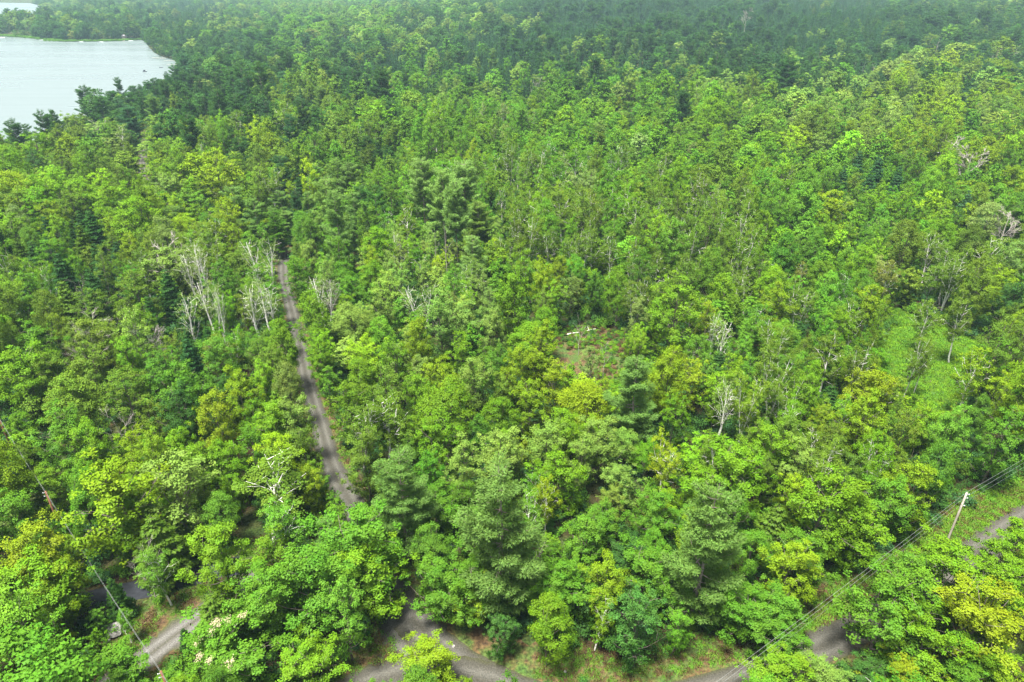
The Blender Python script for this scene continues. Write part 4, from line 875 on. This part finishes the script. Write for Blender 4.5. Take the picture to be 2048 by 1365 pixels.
# ------------------------------------------------------------------ the wood as a whole: everything smaller or farther
def scatter(name, sources, P, idx, rot, scl, tint, kind='stuff'):
    src = bpy.data.collections.new(name + "_shapes")
    for k, me in enumerate(sources):
        o = bpy.data.objects.new(f"{name}_shape_{k:03d}", me); src.objects.link(o)
    me = bpy.data.meshes.new(name); me.vertices.add(len(P)); me.vertices.foreach_set("co", np.asarray(P, np.float32).ravel())
    a = me.attributes.new("idx", 'INT', 'POINT'); a.data.foreach_set("value", np.asarray(idx, np.int32))
    for nm, arr in (("rotv", rot), ("sclv", scl)):
        a = me.attributes.new(nm, 'FLOAT_VECTOR', 'POINT'); a.data.foreach_set("vector", np.asarray(arr, np.float32).ravel())
    a = me.attributes.new("tint", 'FLOAT_COLOR', 'POINT'); a.data.foreach_set("color", np.concatenate([tint, np.ones((len(P), 1))], 1).astype(np.float32).ravel())
    o = tag(obj(name, me), kind=kind)
    ng = bpy.data.node_groups.new(name + "_nodes", 'GeometryNodeTree')
    ng.interface.new_socket("Geometry", in_out='INPUT', socket_type='NodeSocketGeometry'); ng.interface.new_socket("Geometry", in_out='OUTPUT', socket_type='NodeSocketGeometry')
    gi = ng.nodes.new("NodeGroupInput"); go = ng.nodes.new("NodeGroupOutput")
    ci = ng.nodes.new("GeometryNodeCollectionInfo"); ci.inputs[0].default_value = src; ci.inputs[1].default_value = True; ci.inputs[2].default_value = True
    ip = ng.nodes.new("GeometryNodeInstanceOnPoints"); ip.inputs["Pick Instance"].default_value = True
    def na(n, dt):
        x = ng.nodes.new("GeometryNodeInputNamedAttribute"); x.data_type = dt; x.inputs[0].default_value = n; return x.outputs[0]
    ng.links.new(gi.outputs[0], ip.inputs["Points"]); ng.links.new(ci.outputs[0], ip.inputs["Instance"])
    ng.links.new(na("idx", 'INT'), ip.inputs["Instance Index"])
    er = ng.nodes.new("FunctionNodeEulerToRotation"); ng.links.new(na("rotv", 'FLOAT_VECTOR'), er.inputs[0]); ng.links.new(er.outputs[0], ip.inputs["Rotation"])
    ng.links.new(na("sclv", 'FLOAT_VECTOR'), ip.inputs["Scale"]); ng.links.new(ip.outputs[0], go.inputs[0])
    md = o.modifiers.new("scatter", 'NODES'); md.node_group = ng
    return o

def whole(name, T, C, bark, leaf):
    q = Quads(); nC = sum(len(a) for a in C.q)
    for v, f, n, l in zip(C.v, C.q, C.n, C.lv): q.v.append(v); q.q.append(f); q.n.append(n); q.lv.append(l); q.k += len(v)
    nT = 0
    for v, f in zip(T.v, T.q):
        q.q.append(f + sum(0 for _ in ()) + C.k); q.v.append(v); nT += len(f)
        q.n.append(unit(v - np.array([0, 0, 1]) * v[:, 2:3]) if len(v) else v)
    return make_mesh(name, q, [M[leaf], M[bark]], np.concatenate([np.zeros(nC), np.ones(nT)]))
FAR = {}; srcs = []
def far(kind, me, H, W): FAR.setdefault(kind, []).append((len(srcs), H, W)); srcs.append(me)
for s in range(5): far('maple', whole("far_maple", *broadleaf(700 + s, 15, 7.6, limbs=15, crad=0.7, per=30, size=0.44, flat=0.95), 'bark', 'leaf'), 15, 7.6)
for s in range(5): far('dome', whole("far_dome", *rounded(705 + s, z0=0.12, k=60, crad=0.85, per=46, size=0.46), 'bark', 'leaf'), 15, 7.6)
for s in range(4): far('beech', whole("far_beech", *broadleaf(720 + s, 15, 7.4, z0=0.16, limbs=16, crad=0.66, per=28, size=0.42, flat=0.8), 'bark', 'leaf'), 15, 7.4)
for s in range(3): far('ash', whole("far_ash", *broadleaf(740 + s, 15, 6.0, z0=0.3, limbs=11, crad=0.7, per=34, size=0.36, open_=0.0, flat=0.95), 'bark', 'leaf'), 15, 6)
for s in range(5): far('birch', whole("far_birch", *broadleaf(760 + s, 15, 5.6, z0=0.4, limbs=11, crad=0.7, per=34, size=0.34, flat=1.0, open_=0.0, lean=0.07, droop=0.2), 'birch' if s < 2 else 'bark', 'leaf'), 15, 5.6)
for s in range(4): far('pine', whole("far_pine", *pine(780 + s, 25, 12.5, whorls=17, per=11, size=0.75), 'pine_bark', 'needle'), 25, 12.5)
for s in range(3): far('spruce', whole("far_spruce", *conifer(800 + s, 14, 5, 0.06, 15, 6, 0.55), 'bark', 'needle'), 14, 5)
for s in range(3): far('hemlock', whole("far_hemlock", *conifer(820 + s, 15, 7, 0.1, 14, 8, 0.55, 0.1, 0.6), 'bark', 'needle'), 15, 7)
FAR['birch_pale'] = FAR['birch']; FAR['birch_dark'] = FAR['birch'][2:]
rest = [i for i in range(len(trees)) if i not in single and keepm[i]]
P, I, RO, SC = [], [], [], []
for i in rest:
    t = trees[i]; L = FAR[t['kind']]; k, H0, W0 = L[int(R.random() * len(L))]
    P.append((t['x'], t['y'], t['g'])); I.append(k); RO.append((0, 0, R.random() * 6.28)); s = t['w'] / W0 * 1.05; SC.append((s, s, t['h'] / H0))
scatter("forest", srcs, P, I, RO, SC, TT[rest])
print("TREES", len(trees), "single", len(single), "rest", len(rest), {c: sum(1 for i in single if CATS[trees[i]['kind']] == c) for c in GROUP})

# ------------------------------------------------------------------ undergrowth, grass, ferns
def bush(seed, H=1.6, W=2.2, per=46, size=0.2):
    rng = np.random.default_rng(seed); q = Quads(); k = 9
    a = rng.random(k) * 6.28; r = rng.random(k) ** 0.6 * W * 0.38
    C = np.stack([np.cos(a) * r, np.sin(a) * r, H * (0.3 + 0.5 * rng.random(k))], 1)
    clumps(q, rng, C, np.full(k, 0.5) * (0.7 + 0.6 * rng.random(k)), 0.7, per, size, center=np.array([0, 0, 0.2]))
    return make_mesh("bush", q, [M['leaf']])
def tuft(seed, n=60, W=1.0, H=0.35):
    rng = np.random.default_rng(seed); q = Quads()
    P = np.stack([rng.normal(size=n) * W * 0.4, rng.normal(size=n) * W * 0.4, H * (0.25 + 0.4 * rng.random(n))], 1)
    al = unit(rng.normal(size=(n, 3)) * [0.6, 0.6, 0.2] + [0, 0, 1]); nl = unit(np.cross(al, rng.normal(size=(n, 3))))
    put_leaves(q, rng, P, nl, np.tile([0, 0, 1.0], (n, 1)) + nl * 0.2, np.full(n, H) * (0.7 + 0.7 * rng.random(n)), 0.3, np.stack([rng.random(n), rng.random(n)], 1), al)
    return make_mesh("tuft", q, [M['leaf']])
bushes = [bush(s) for s in range(5)]; tufts = [tuft(s) for s in range(4)]
def spread(n, dmax, test):
    X, Y = candidates(36, dmax, n); px, py, _ = project(X, Y, 0 * X)
    ok = (px > -300) & (px < 2350) & (py < 1560); ok &= test(X, Y); return X[ok], Y[ok]
def road_d(X, Y):
    d = np.full(X.shape, 1e9)
    for line, wd in ROADS: d = np.minimum(d, ldist(line, X, Y) - wd)
    return d
def forest_only(X, Y):
    return (road_d(X, Y) > 0.9) & (sdist(MEADOW, X, Y) > 0.3) & (sdist(GLADE, X, Y) > 0.2) & (sdist(VERGE, X, Y) > 0.0) & (sdist(LAKE, X, Y) > 3) & (noise2(X * 5, Y * 5, 4) > -0.75)
def keep_verges(X, Y):
    d = np.full(X.shape, 1e9)
    for line, wd in ((ROAD_B, 4.5), (ROAD_C, 2.5), (DRIVE, 4.0)): d = np.minimum(d, ldist(line, X, Y) - 2.7 - wd)
    return d > 0
X, Y = spread(34000, 420, lambda a, b: forest_only(a, b) & keep_verges(a, b)); n = len(X)
tc = np.array([TINT[c] for c in 'SDDSDGO'])[(R.random(n) * 7).astype(int)] * (0.8 + 0.4 * R.random((n, 1)))  # mostly dark tints: shade of the gaps between crowns put into the leaf colour
s = 0.7 + 1.1 * R.random(n) ** 1.5
scatter("undergrowth", bushes, np.stack([X, Y, height(X, Y) * (Y > 330)], 1), (R.random(n) * 5).astype(int), np.stack([0 * X, 0 * X, R.random(n) * 6.28], 1), np.stack([s, s, s * (0.8 + 0.6 * R.random(n))], 1), tc)
def grass(name, test, n, cols, smin=0.6, smax=1.3, dmax=260, src=None):
    X, Y = spread(n, dmax, test); n = len(X)
    tc = np.array([TINT[c] if isinstance(c, str) else c for c in cols])[(R.random(n) * len(cols)).astype(int)] * (0.8 + 0.4 * R.random((n, 1)))
    s = smin + (smax - smin) * R.random(n)
    scatter(name, src or tufts, np.stack([X, Y, 0 * X], 1), (R.random(n) * 4).astype(int), np.stack([0 * X, 0 * X, R.random(n) * 6.28], 1), np.stack([s, s, s], 1), tc)
LITTER = (0.085, 0.058, 0.024)
def vergeband(X, Y):
    d = np.full(X.shape, 1e9)
    for line, w0 in ((ROAD_B, 2.9), (ROAD_C, 3.0), (DRIVE, 2.5), (ROAD_A, 2.3)): d = np.minimum(d, np.abs(ldist(line, X, Y) - w0 - 3.6))
    return (d < 3.2) & (road_d(X, Y) > -0.5) & (noise2(X * 9, Y * 9, 7) > -0.55) & (np.hypot(X, Y) < 210)
grass("grass", vergeband, 160000, ['G', 'O', LITTER, LITTER, 'G'], 0.4, 1.0)
grass("verge_grass", lambda a, b: (sdist(VERGE, a, b) < 0.6) & (ldist(ROAD_B, a, b) > 2.7) & (noise2(a * 7, b * 7, 2) > -0.45), 220000, ["V", "G", "O", "G", LITTER], 0.6, 1.2)
grass("meadow_grass", lambda a, b: (sdist(MEADOW, a, b) < 0.6), 160000, ['G', 'V', 'G', 'G', 'O', 'V'], 0.5, 1.3)
grass("meadow_shrubs", lambda a, b: (sdist(MEADOW, a, b) < 1.0) & (noise2(a * 9, b * 9, 11) > 0.62), 30000, ['G', 'D', 'O', 'G'], 0.35, 1.0, src=bushes[:4])
grass("fern_ground_cover", lambda a, b: ((sdist(GLADE, a, b) < 1.0) & (noise2(a * 12, b * 12, 3) > -0.35)) | ((np.abs(sdist(MEADOW, a, b)) < 2.5) & (noise2(a * 12, b * 12, 5) > 0.25)), 60000, ['G', 'V', 'D', LITTER], 0.3, 0.75, src=bushes[:4])

#OBJECTS
# ------------------------------------------------------------------ bare trees and snags, each a thing with its trunk and limbs
BARE = []
def bare_lib(T, LM): BARE.append((make_mesh("bare_trunk", T, [M['dead']]), [make_mesh("bare_limb", q, [M['dead']]) for q in LM]))
for sd, kw in ((1, dict(spread=0.75, limbs=7, rb=0.014)), (2, dict(spread=0.6, limbs=8, rb=0.012)), (3, dict(spread=0.55, limbs=6, levels=2, lean=0.12)), (4, dict(spread=0.8, limbs=12, levels=1, z0=0.25, rb=0.010)),
               (5, dict(spread=0.9, limbs=14, levels=0, z0=0.2, rb=0.009)), (6, dict(spread=0.5, limbs=5, levels=2, rb=0.011)), (7, dict(spread=0.95, limbs=10, levels=2, rb=0.024, rmin=0.05, z0=0.12)), (8, dict(spread=0.7, limbs=9, levels=2, rb=0.020, rmin=0.045, z0=0.2))):
    bare_lib(*bare(900 + sd, 14.0, **kw))
DEADS = """
1952 300 17 6 1.25|silver bare tree with a wide fan of limbs near the white-roofed house
1905 280 17 6 1.1|grey bare tree with a leaning domed top behind the silver fan-shaped one
2018 428 16 7 0.9|tall grey bare tree with upswept twigs by the blue-green crowns
250 832 12 2 1.2|bleached bare tree leaning over the yellow maples, the lowest of the western snags
62 735 13 4 1.0|pale snag with short stubs among dark hemlocks beyond the brown pole
330 488 17 7 0.95|broad bleached bare tree with a wide fan, westernmost beside the leaning white birches
8 590 10 0 1.0|grey bare crown at the wood's western margin, curled twigs
886 440 22 4 0.6|very tall grey snag standing in front of the tall pine clump
866 452 19 4 0.5|thin grey snag next to the very tall one by the pine clump
662 580 13 1 0.7|slim bare grey tree right beside the gravel road's straight
790 488 13 3 0.7|slim bare grey tree between the road crest and the pine clump
1076 168 15 1 1.0|bare white-limbed tree inside the round pale crown beyond the bleached birch
205 248 14 0 1.1|white bare tree with a fan of limbs short of the lakeshore pines
256 232 14 1 1.0|white forked bare tree next to the fan-limbed one by the lakeshore pines
478 240 13 3 0.9|small bare forked tree short of the broad pine crowns
588 372 11 5 0.5|short bleached stub standing up behind the road-crest pine
1230 42 20 4 0.8|thin bare snag far off above the broad-topped pines
1246 40 19 4 0.8|thin bare snag beside another far above the broad-topped pines
1360 84 20 4 0.9|grey bare snag beside the tall far pine with a layered top
1494 26 22 1 0.9|faded grey bare tree deep in the far dark wood
1372 92 18 5 0.9|short-limbed grey snag close behind the layered far pine
1712 118 18 4 0.6|leaning bare pole in the row of far grey snags
1730 122 17 4 0.6|second leaning bare pole in the row of far grey snags
1748 130 17 5 0.6|stout bare pole ending the row of far grey snags
1690 125 16 4 0.6|slender bare pole starting the row of far grey snags
2036 95 20 3 0.9|tall grey bare pole at the wood's far eastern margin
2000 100 20 5 0.9|leaning grey bare pole near the far eastern margin
1262 104 16 5 0.4|first of the pale bare poles under the broad far pines
1281 108 15 5 0.4|thin pale pole in the bare pine stems, close beside the first
1299 106 16 4 0.4|pale bare pole amid the bare pine stems under the far pines
1318 104 16 5 0.4|tallest pale pole of the bare pine stems
1337 108 15 4 0.4|pale pole near the end of the bare pine stems
1351 103 16 5 0.4|last pale pole of the bare stems, short of the layered far pine
620 1078 3 3 0.5|small bare twiggy top poking from the pine sapling beside the big maple
1602 1095 10 3 0.9|bare branching top sticking out of the green bank above the ditch
1065 1090 9 2 0.7|bare forked tree beside the tallest pine's lower crown
284 1118 9 0 0.7|white forked bare top above the hemlock by the bare-stemmed ash
175 660 14 1 0.9|brownish bare crown among the western dark beeches
152 560 14 3 0.7|thin bare twiggy tree in the western dark beeches
300 675 13 1 0.9|grey bare tree below the sparse pale ash
1180 745 9 2 0.8|bare weathered tree in the brown glade
1210 690 9 5 0.6|short bare stub at the brown glade's edge
820 80 17 4 0.8|thin bare snag in the far spruce plantation
1880 70 18 4 0.8|faded bare snag in the far eastern conifers
1385 700 11 3 0.7|bare grey tree behind the dark hemlock near the bare birch
1160 640 10 3 0.6|bare grey sapling between the twin maples and the glade
930 300 14 5 0.6|bare pale pole behind the tall pine clump
1100 240 13 4 0.7|bare pale stem beside the bleached birch
"""
for ln in DEADS.strip().split('\n'):
    a, lab = ln.split('|'); px, py, h, k, w = a.split(); px, py, h, w = float(px), float(py), float(h), float(w); k = int(k)
    x, y = ground_at(px, py, h)
    for _ in range(3):
        g = float(height(x, y)) if y > 330 else 0.0; x, y = ground_at(px, py, h + g)
    s = h / 14.0; e = empty("dead_tree", (x, y, g), R.random() * 6.28, (s * w * 1.15, s * w * 1.15, s))
    tag(e, lab, "dead tree", "bare dead trees in the wood")
    tm, lms = BARE[k]; obj("trunk", tm, e)
    for lm in lms: obj("limb", lm, e)

# cream seed tufts on the near maple
tl = [i for i in single if trees[i].get('spec') and abs(trees[i]['h'] - 11) < .01 and abs(trees[i]['w'] - 12) < .01 and trees[i]['kind'] == 'maple']
for i in tl[:1]:
    t = trees[i]; rng = np.random.default_rng(5)
    for e in COL.objects:
        if e.type == 'EMPTY' and (e.location - Vector((t['x'], t['y'], t['g']))).length < 0.01:
            e["label"] = "broad mid-green maple with cream seed tufts in front of the driveway"; e.scale = (1, 1, 1); e.rotation_euler = (0, 0, 0)
            for ch in e.children: ch.scale = (t['w'] / 7.6, t['w'] / 7.6, t['h'] / 15)
            for k in range(9):
                q = Quads(); a = rng.random() * 6.28; r = t['w'] * 0.5 * (0.2 + 0.55 * rng.random()); zz = t['h'] * (1.0 - 0.35 * (r / (t['w'] * .5)) ** 2)
                C = np.array([[math.cos(a) * r, math.sin(a) * r, zz]]) + rng.normal(size=(3, 3)) * 0.3
                clumps(q, rng, C, np.full(3, 0.32), 0.9, 40, 0.14)
                c = obj("seed_tuft", make_mesh("seed_tuft", q, [M['leaf']]), e); c["tint"] = [0.42, 0.36, 0.24]

# ------------------------------------------------------------------ poles and wires
def wire_obj(name, pts, label, cat, group, sag=0.6, r=0.032):
    q = Quads(); P = []
    for a, b in zip(pts[:-1], pts[1:]):
        a, b = np.array(a), np.array(b)
        for k in range(24):
            f = k / 24; P.append(a + (b - a) * f - np.array([0, 0, 4 * sag * f * (1 - f)]))
    P.append(np.array(pts[-1])); q.tube(P, np.full(len(P), r), 5)
    return tag(qobj(name, q, 'wire', smooth=True), label, cat, group)
def pole(x, y, h, mat, label, heights, rot):
    e = empty("utility_pole", (x, y, 0), rot); tag(e, label, "utility pole", "utility poles")
    q = Quads(); q.tube([(0, 0, -0.5), (0, 0, h * 0.5), (0, 0, h), (0, 0, h + 0.02)], [0.19, 0.165, 0.13, 0.001], 12); qobj("shaft", q, mat, e, True)
    for z in heights:
        q = Quads(); q.box((0.12, -0.04, z - 0.05), (0.42, 0.04, z + 0.03)); b = qobj("bracket", q, 'steel', e)
        q = Quads(); q.tube([(0.38, 0, z + 0.02), (0.38, 0, z + 0.08), (0.38, 0, z + 0.16), (0.38, 0, z + 0.2)], [0.05, 0.075, 0.05, 0.005], 8); qobj("insulator", q, 'white', b)
    q = Quads(); q.box((-0.02, -0.21, h - 3.4), (0.02, -0.17, h - 2.9)); qobj("tag_plate", q, 'steel', e)
    return e
P1 = np.array(ground_at(1896, 1078)); Q1 = np.array(ground_at(1440, 1365, 9.3)); Q2 = np.array(ground_at(2048, 918, 9.9))
P0 = P1 + (Q1 - P1) * 1.35; P2 = P1 + (Q2 - P1) * 3.2
HS = (10.0, 9.2, 7.6)
al = math.atan2(*(Q1 - P1)[::-1])
for p, lab in ((P1, "weathered grey utility pole on the grassy verge beside the pale road"), (P0, "grey utility pole at the foot of the wires past the ditch"), (P2, "grey utility pole where the wires leave past the verge")):
    pole(p[0], p[1], 10.2, 'pole_grey', lab, HS, al + math.pi / 2)
for z, nm, lab in ((10.35, "power_wire", "topmost of the three wires on the grey roadside pole"), (9.2, "power_wire", "middle wire on the grey roadside pole, just under the top one"), (7.8, "telephone_cable", "lowest and faintest cable on the grey roadside pole")):
    wire_obj(nm, [(*P0, z), (*P1, z), (*P2, z)], lab, "overhead wire", "wires along the roadside verge", 0.5, 0.014 if z > 8.8 else 0.009)
A = ground_at(322, 1343, 10.0); B = ground_at(91, 983, 10.0); Cc = ground_at(-6, 828, 10.0)
D0 = np.array(A) + (np.array(A) - np.array(B)) * 0.8; D3 = np.array(Cc) + (np.array(Cc) - np.array(B)) * 1.0
al = math.atan2(B[1] - A[1], B[0] - A[0])
for p, mt, lab in ((A, 'pole_brown', "brown utility pole beside the driveway's grass"), (B, 'pole_brown', "reddish-brown utility pole in the dark gap behind the golden maple"), (Cc, 'pole_brown', "reddish utility pole farthest along the cleared wire line")):
    pole(p[0], p[1], 10.0, mt, lab, (9.8, 9.1), al + math.pi / 2)
for z, lab in ((10.0, "upper of the two wires crossing the driveway"), (9.3, "lower of the two wires crossing the driveway")):
    wire_obj("power_wire", [(*D0, z), (*A, z), (*B, z), (*Cc, z), (*D3, z)], lab, "overhead wire", "wires along the driveway cutting", 0.9, 0.012)

# ------------------------------------------------------------------ boulder, stones, fallen log
import bmesh
def rock(name, loc, size, seed, label, cat, group=None):
    bm = bmesh.new(); bmesh.ops.create_icosphere(bm, subdivisions=4, radius=1.0); rng = np.random.default_rng(seed)
    ks = rng.normal(size=(7, 3)) * 2.0; ph = rng.random(7) * 6.28; pl = [unit(rng.normal(size=3)) for _ in range(9)]
    for v in bm.verts:
        p = np.array(v.co); r = 1 + 0.07 * sum(math.sin(float(k @ p) + a) for k, a in zip(ks, ph)) / 2
        p = p * r
        for n in pl:
            dd = float(p @ n) - 0.74
            if dd > 0: p = p - n * dd * 0.85
        v.co = Vector([float(c) for c in p * np.array(size)])
    me = bpy.data.meshes.new(name); bm.to_mesh(me); bm.free(); me.materials.append(M['rock'])
    o = obj(name, me); o.location = loc; o.rotation_euler = (0, 0, rng.random() * 6); return tag(o, label, cat, group)
bx, by = ground_at(228, 1262, 0.6); rock("boulder", (bx, by, 0.55), (1.6, 1.25, 1.15), 3, "large grey boulder at the driveway's mossy edge", "boulder")
bx, by = ground_at(215, 1280, 0.2); rock("stone", (bx, by, 0.2), (0.7, 0.5, 0.4), 4, "small grey stone lying against the large boulder", "stone")
bx, by = ground_at(907, 1292, 0.1); rock("stone", (bx, by, 0.1), (0.28, 0.22, 0.16), 6, "small white stone on the reddish verge by the junction", "stone")
bx, by = ground_at(1130, 1344, 0.1); rock("stone", (bx, by, 0.1), (0.22, 0.2, 0.14), 7, "tiny pale stone on the verge beneath the birch clump", "stone")
la, lb = ground_at(1133, 669, 0.35), ground_at(1192, 659, 0.5)
e = empty("fallen_log", (la[0], la[1], 0)); tag(e, "white fallen birch log lying across the back of the brown glade", "fallen log")
q = Quads(); d = np.array([lb[0] - la[0], lb[1] - la[1], 0.35]); q.tube([np.array([0, 0, 0.25]) + d * f + [0, 0, 0.1 * math.sin(f * 9)] for f in np.linspace(0, 1, 9)], np.linspace(0.17, 0.05, 9), 7); qobj("trunk", q, 'birch', e, True)
for f, dx, dy in ((0.55, 0.8, 1.2), (0.75, -0.3, 1.1), (0.85, 0.6, -0.8)):
    q = Quads(); p = d * f + [0, 0, 0.3]; q.tube([p, p + np.array([dx, dy, 0.7])], [0.05, 0.015], 5); qobj("limb", q, 'birch', e, True)

# ------------------------------------------------------------------ houses
def house(x, y, z, rot, L, W, H, roof_mat, wall_mat, label, name="house"):
    e = empty(name, (x, y, z), rot); tag(e, label, "house")
    q = Quads(); q.box((-L / 2, -W / 2, -1.5), (L / 2, W / 2, H)); w = qobj("wall", q, wall_mat, e)
    R_ = W * 0.34; t = 0.16; o = 0.5
    for sgn in (-1, 1):
        q = Quads(); V = np.array([(-L / 2 - o, sgn * (W / 2 + o), H - o * 0.6), (L / 2 + o, sgn * (W / 2 + o), H - o * 0.6), (L / 2 + o, 0, H + R_), (-L / 2 - o, 0, H + R_)], float)
        V2 = V + [0, 0, t]; q.add(np.concatenate([V, V2]), np.array([(0, 1, 2, 3), (7, 6, 5, 4), (0, 4, 5, 1), (1, 5, 6, 2), (2, 6, 7, 3), (3, 7, 4, 0)])); qobj("roof_slope", q, roof_mat, e)
    for sgn in (-1, 1):
        q = Quads(); xx = sgn * (L / 2 - 0.02); V = np.array([(xx, -W / 2, H), (xx, W / 2, H), (xx, 0.02, H + R_ - 0.02), (xx, -0.02, H + R_ - 0.02)], float); V2 = V + [-sgn * 0.15, 0, 0]
        q.add(np.concatenate([V, V2]), np.array([(0, 1, 2, 3), (7, 6, 5, 4), (0, 4, 5, 1), (1, 5, 6, 2), (3, 7, 4, 0)])); qobj("gable", q, wall_mat, e)
    q = Quads(); q.box((L * 0.2, 0.5, H), (L * 0.2 + 0.8, 1.2, H + R_ + 1.0)); qobj("chimney", q, 'rock', e)
    for k in range(4):
        xx = -L / 2 + L * (k + 0.5) / 4; q = Quads()
        if k == 1: q.box((xx - 0.45, -W / 2 - 0.05, 0), (xx + 0.45, -W / 2 + 0.02, 2.05)); qobj("door", q, 'wood', e)
        else:
            q.box((xx - 0.6, -W / 2 - 0.06, 0.9), (xx + 0.6, -W / 2 + 0.02, 2.1)); f = qobj("window", q, 'white', e)
            q = Quads(); q.box((xx - 0.5, -W / 2 - 0.09, 1.0), (xx + 0.5, -W / 2 - 0.07, 2.0)); qobj("pane", q, 'glass', f)
    return e
hx, hy = ground_at(1893, 326); house(hx, hy, float(height(hx, hy)) * (hy > 330), 0.15, 13, 8, 2.8, 'white', 'wall', "white-roofed house half hidden behind the silver bare tree")
hx, hy = ground_at(248, 79, LAKE_Z + 1); house(hx, hy + 7, LAKE_Z + 1.2, -0.1, 9, 7, 4.2, 'roof_grey', 'wall', "small brown lakeside cabin at the end of the far shore", "cabin")
def dock(px0, py0, px1, py1, label):
    a = np.array(ground_at(px0, py0, LAKE_Z + 0.5)); b = np.array(ground_at(px1, py1, LAKE_Z + 0.5)); L = np.linalg.norm(b - a)
    e = empty("dock", (*a, LAKE_Z), math.atan2(b[1] - a[1], b[0] - a[0])); tag(e, label, "dock", "docks along the lake's shore")
    q = Quads(); n = int(L / 0.6)
    for k in range(n): q.box((k * L / n, -0.9, 0.42), ((k + 0.92) * L / n, 0.9, 0.5))
    qobj("deck", q, 'wood', e)
    for f in (0.02, 0.35, 0.68, 0.97):
        for sd in (-0.8, 0.8):
            q = Quads(); q.tube([(L * f, sd, -1.5), (L * f, sd, 0.41)], [0.09, 0.09], 6); qobj("post", q, 'wood', e)
dock(332, 117, 304, 116, "long pale dock farthest up the lake's shore"); dock(350, 121.5, 328, 122, "middle of the three docks near the treeline point")
dock(359, 129, 333, 130, "long pale dock nearest the treeline point"); dock(252, 80, 246, 83.5, "short dock in front of the lakeside cabin")
def boat(px, py, L, mat, label, rot):
    x, y = ground_at(px, py, LAKE_Z); e = empty("boat", (x, y, LAKE_Z), rot); tag(e, label, "boat", "small boats on the lake")
    q = Quads(); n = 9; V = []; 
    for i in range(n):
        f = i / (n - 1); w = L * 0.17 * (1 - max(0, f - 0.4) ** 2 * 2.6) + 0.02
        V += [(L * (f - 0.5), -w, 0.6), (L * (f - 0.5), -w * 0.6, -0.15), (L * (f - 0.5), w * 0.6, -0.15), (L * (f - 0.5), w, 0.6), (L * (f - 0.5), w * 0.86, 0.56), (L * (f - 0.5), w * 0.5, 0.08), (L * (f - 0.5), -w * 0.5, 0.08), (L * (f - 0.5), -w * 0.86, 0.56)]
    Qs = [(i * 8 + j, i * 8 + (j + 1) % 8, (i + 1) * 8 + (j + 1) % 8, (i + 1) * 8 + j) for i in range(n - 1) for j in range(8)]
    q.add(np.array(V), np.array(Qs)); qobj("hull", q, mat, e, True)
    for f in (-0.2, 0.12):
        q = Quads(); q.box((L * f - 0.15, -L * 0.12, 0.3), (L * f + 0.15, L * 0.12, 0.36)); qobj("seat", q, 'wood', e)
    q = Quads(); q.box((-L * 0.5 - 0.3, -0.18, 0.1), (-L * 0.5 - 0.02, 0.18, 0.95)); qobj("motor", q, 'dark_hull', e)
boat(5, 76.5, 7, 'white', "white boat lying off the far shore beyond the cabin's bay", 0.3); boat(84, 81, 7, 'white', "white boat moored midway along the far shore", -0.2)
boat(163, 84.5, 6, 'white', "white boat moored between the far shore's bare stems", 0.1); boat(203, 84.8, 6, 'white', "small white boat second along from the cabin", 0.0); boat(262, 82.5, 7, 'white', "white boat tied up in front of the cabin", 0.15)
boat(323, 136, 4, 'dark_hull', "small dark boat off the nearest dock", 0.1)
rx, ry = ground_at(290, 144, LAKE_Z); e = empty("swimming_raft", (rx, ry, LAKE_Z), 0.2); tag(e, "dark swimming raft floating alone off the treeline point", "raft")
q = Quads(); q.box((-1.9, -1.5, 0.25), (1.9, 1.5, 0.6)); qobj("deck", q, 'dark_hull', e)
for sd in (-1.1, 1.1):
    q = Quads(); q.tube([(-1.8, sd, 0), (1.8, sd, 0)], [0.3, 0.3], 10); qobj("float", q, 'steel', e)
q = Quads()
for sd in (-0.3, 0.3): q.tube([(1.8, sd, -0.5), (1.8, sd, 1.5)], [0.04, 0.04], 6)
for z in (0.7, 1.0, 1.3): q.tube([(1.8, -0.3, z), (1.8, 0.3, z)], [0.03, 0.03], 6)
qobj("ladder", q, 'white', e)
q = Quads(); q.box((-1.2, -0.9, 0.6), (0.2, 0.9, 1.7)); qobj("slide_box", q, 'dark_hull', e)
# reeds along the far shore
SH = smooth_line([ground_at(a, b, LAKE_Z) for a, b in [(-60, 71), (0, 73), (60, 77), (110, 83), (160, 84), (230, 83), (285, 80)]], 10)
n = 1500; k = (R.random(n) * (len(SH) - 1)).astype(int); P = np.array(SH)[k] + R.normal(size=(n, 2)) * [4, 3.0] + [0, 5.0]
s = 1.4 + 1.0 * R.random(n)
scatter("reeds", bushes[:4], np.stack([P[:, 0], P[:, 1], np.full(n, LAKE_Z - 0.3)], 1), (R.random(n) * 4).astype(int), np.stack([0 * s, 0 * s, R.random(n) * 6], 1), np.stack([s, s, s * 0.8], 1), np.tile(TINT['G'], (n, 1)))
#HAZE
q = Quads(); q.box((-3700, -170, LAKE_Z - 8), (3700, 4400, 98))
m, nt, out = new_mat("haze_air"); pv = N(nt, "ShaderNodeVolumePrincipled"); pv.inputs["Color"].default_value = (0.58, 0.90, 1.0, 1)
pv.inputs["Density"].default_value = 0.0001; pv.inputs["Anisotropy"].default_value = 0.1
nt.links.new(pv.outputs[0], out.inputs["Volume"]); M['haze'] = m
tag(qobj("haze", q, 'haze'), kind='stuff')
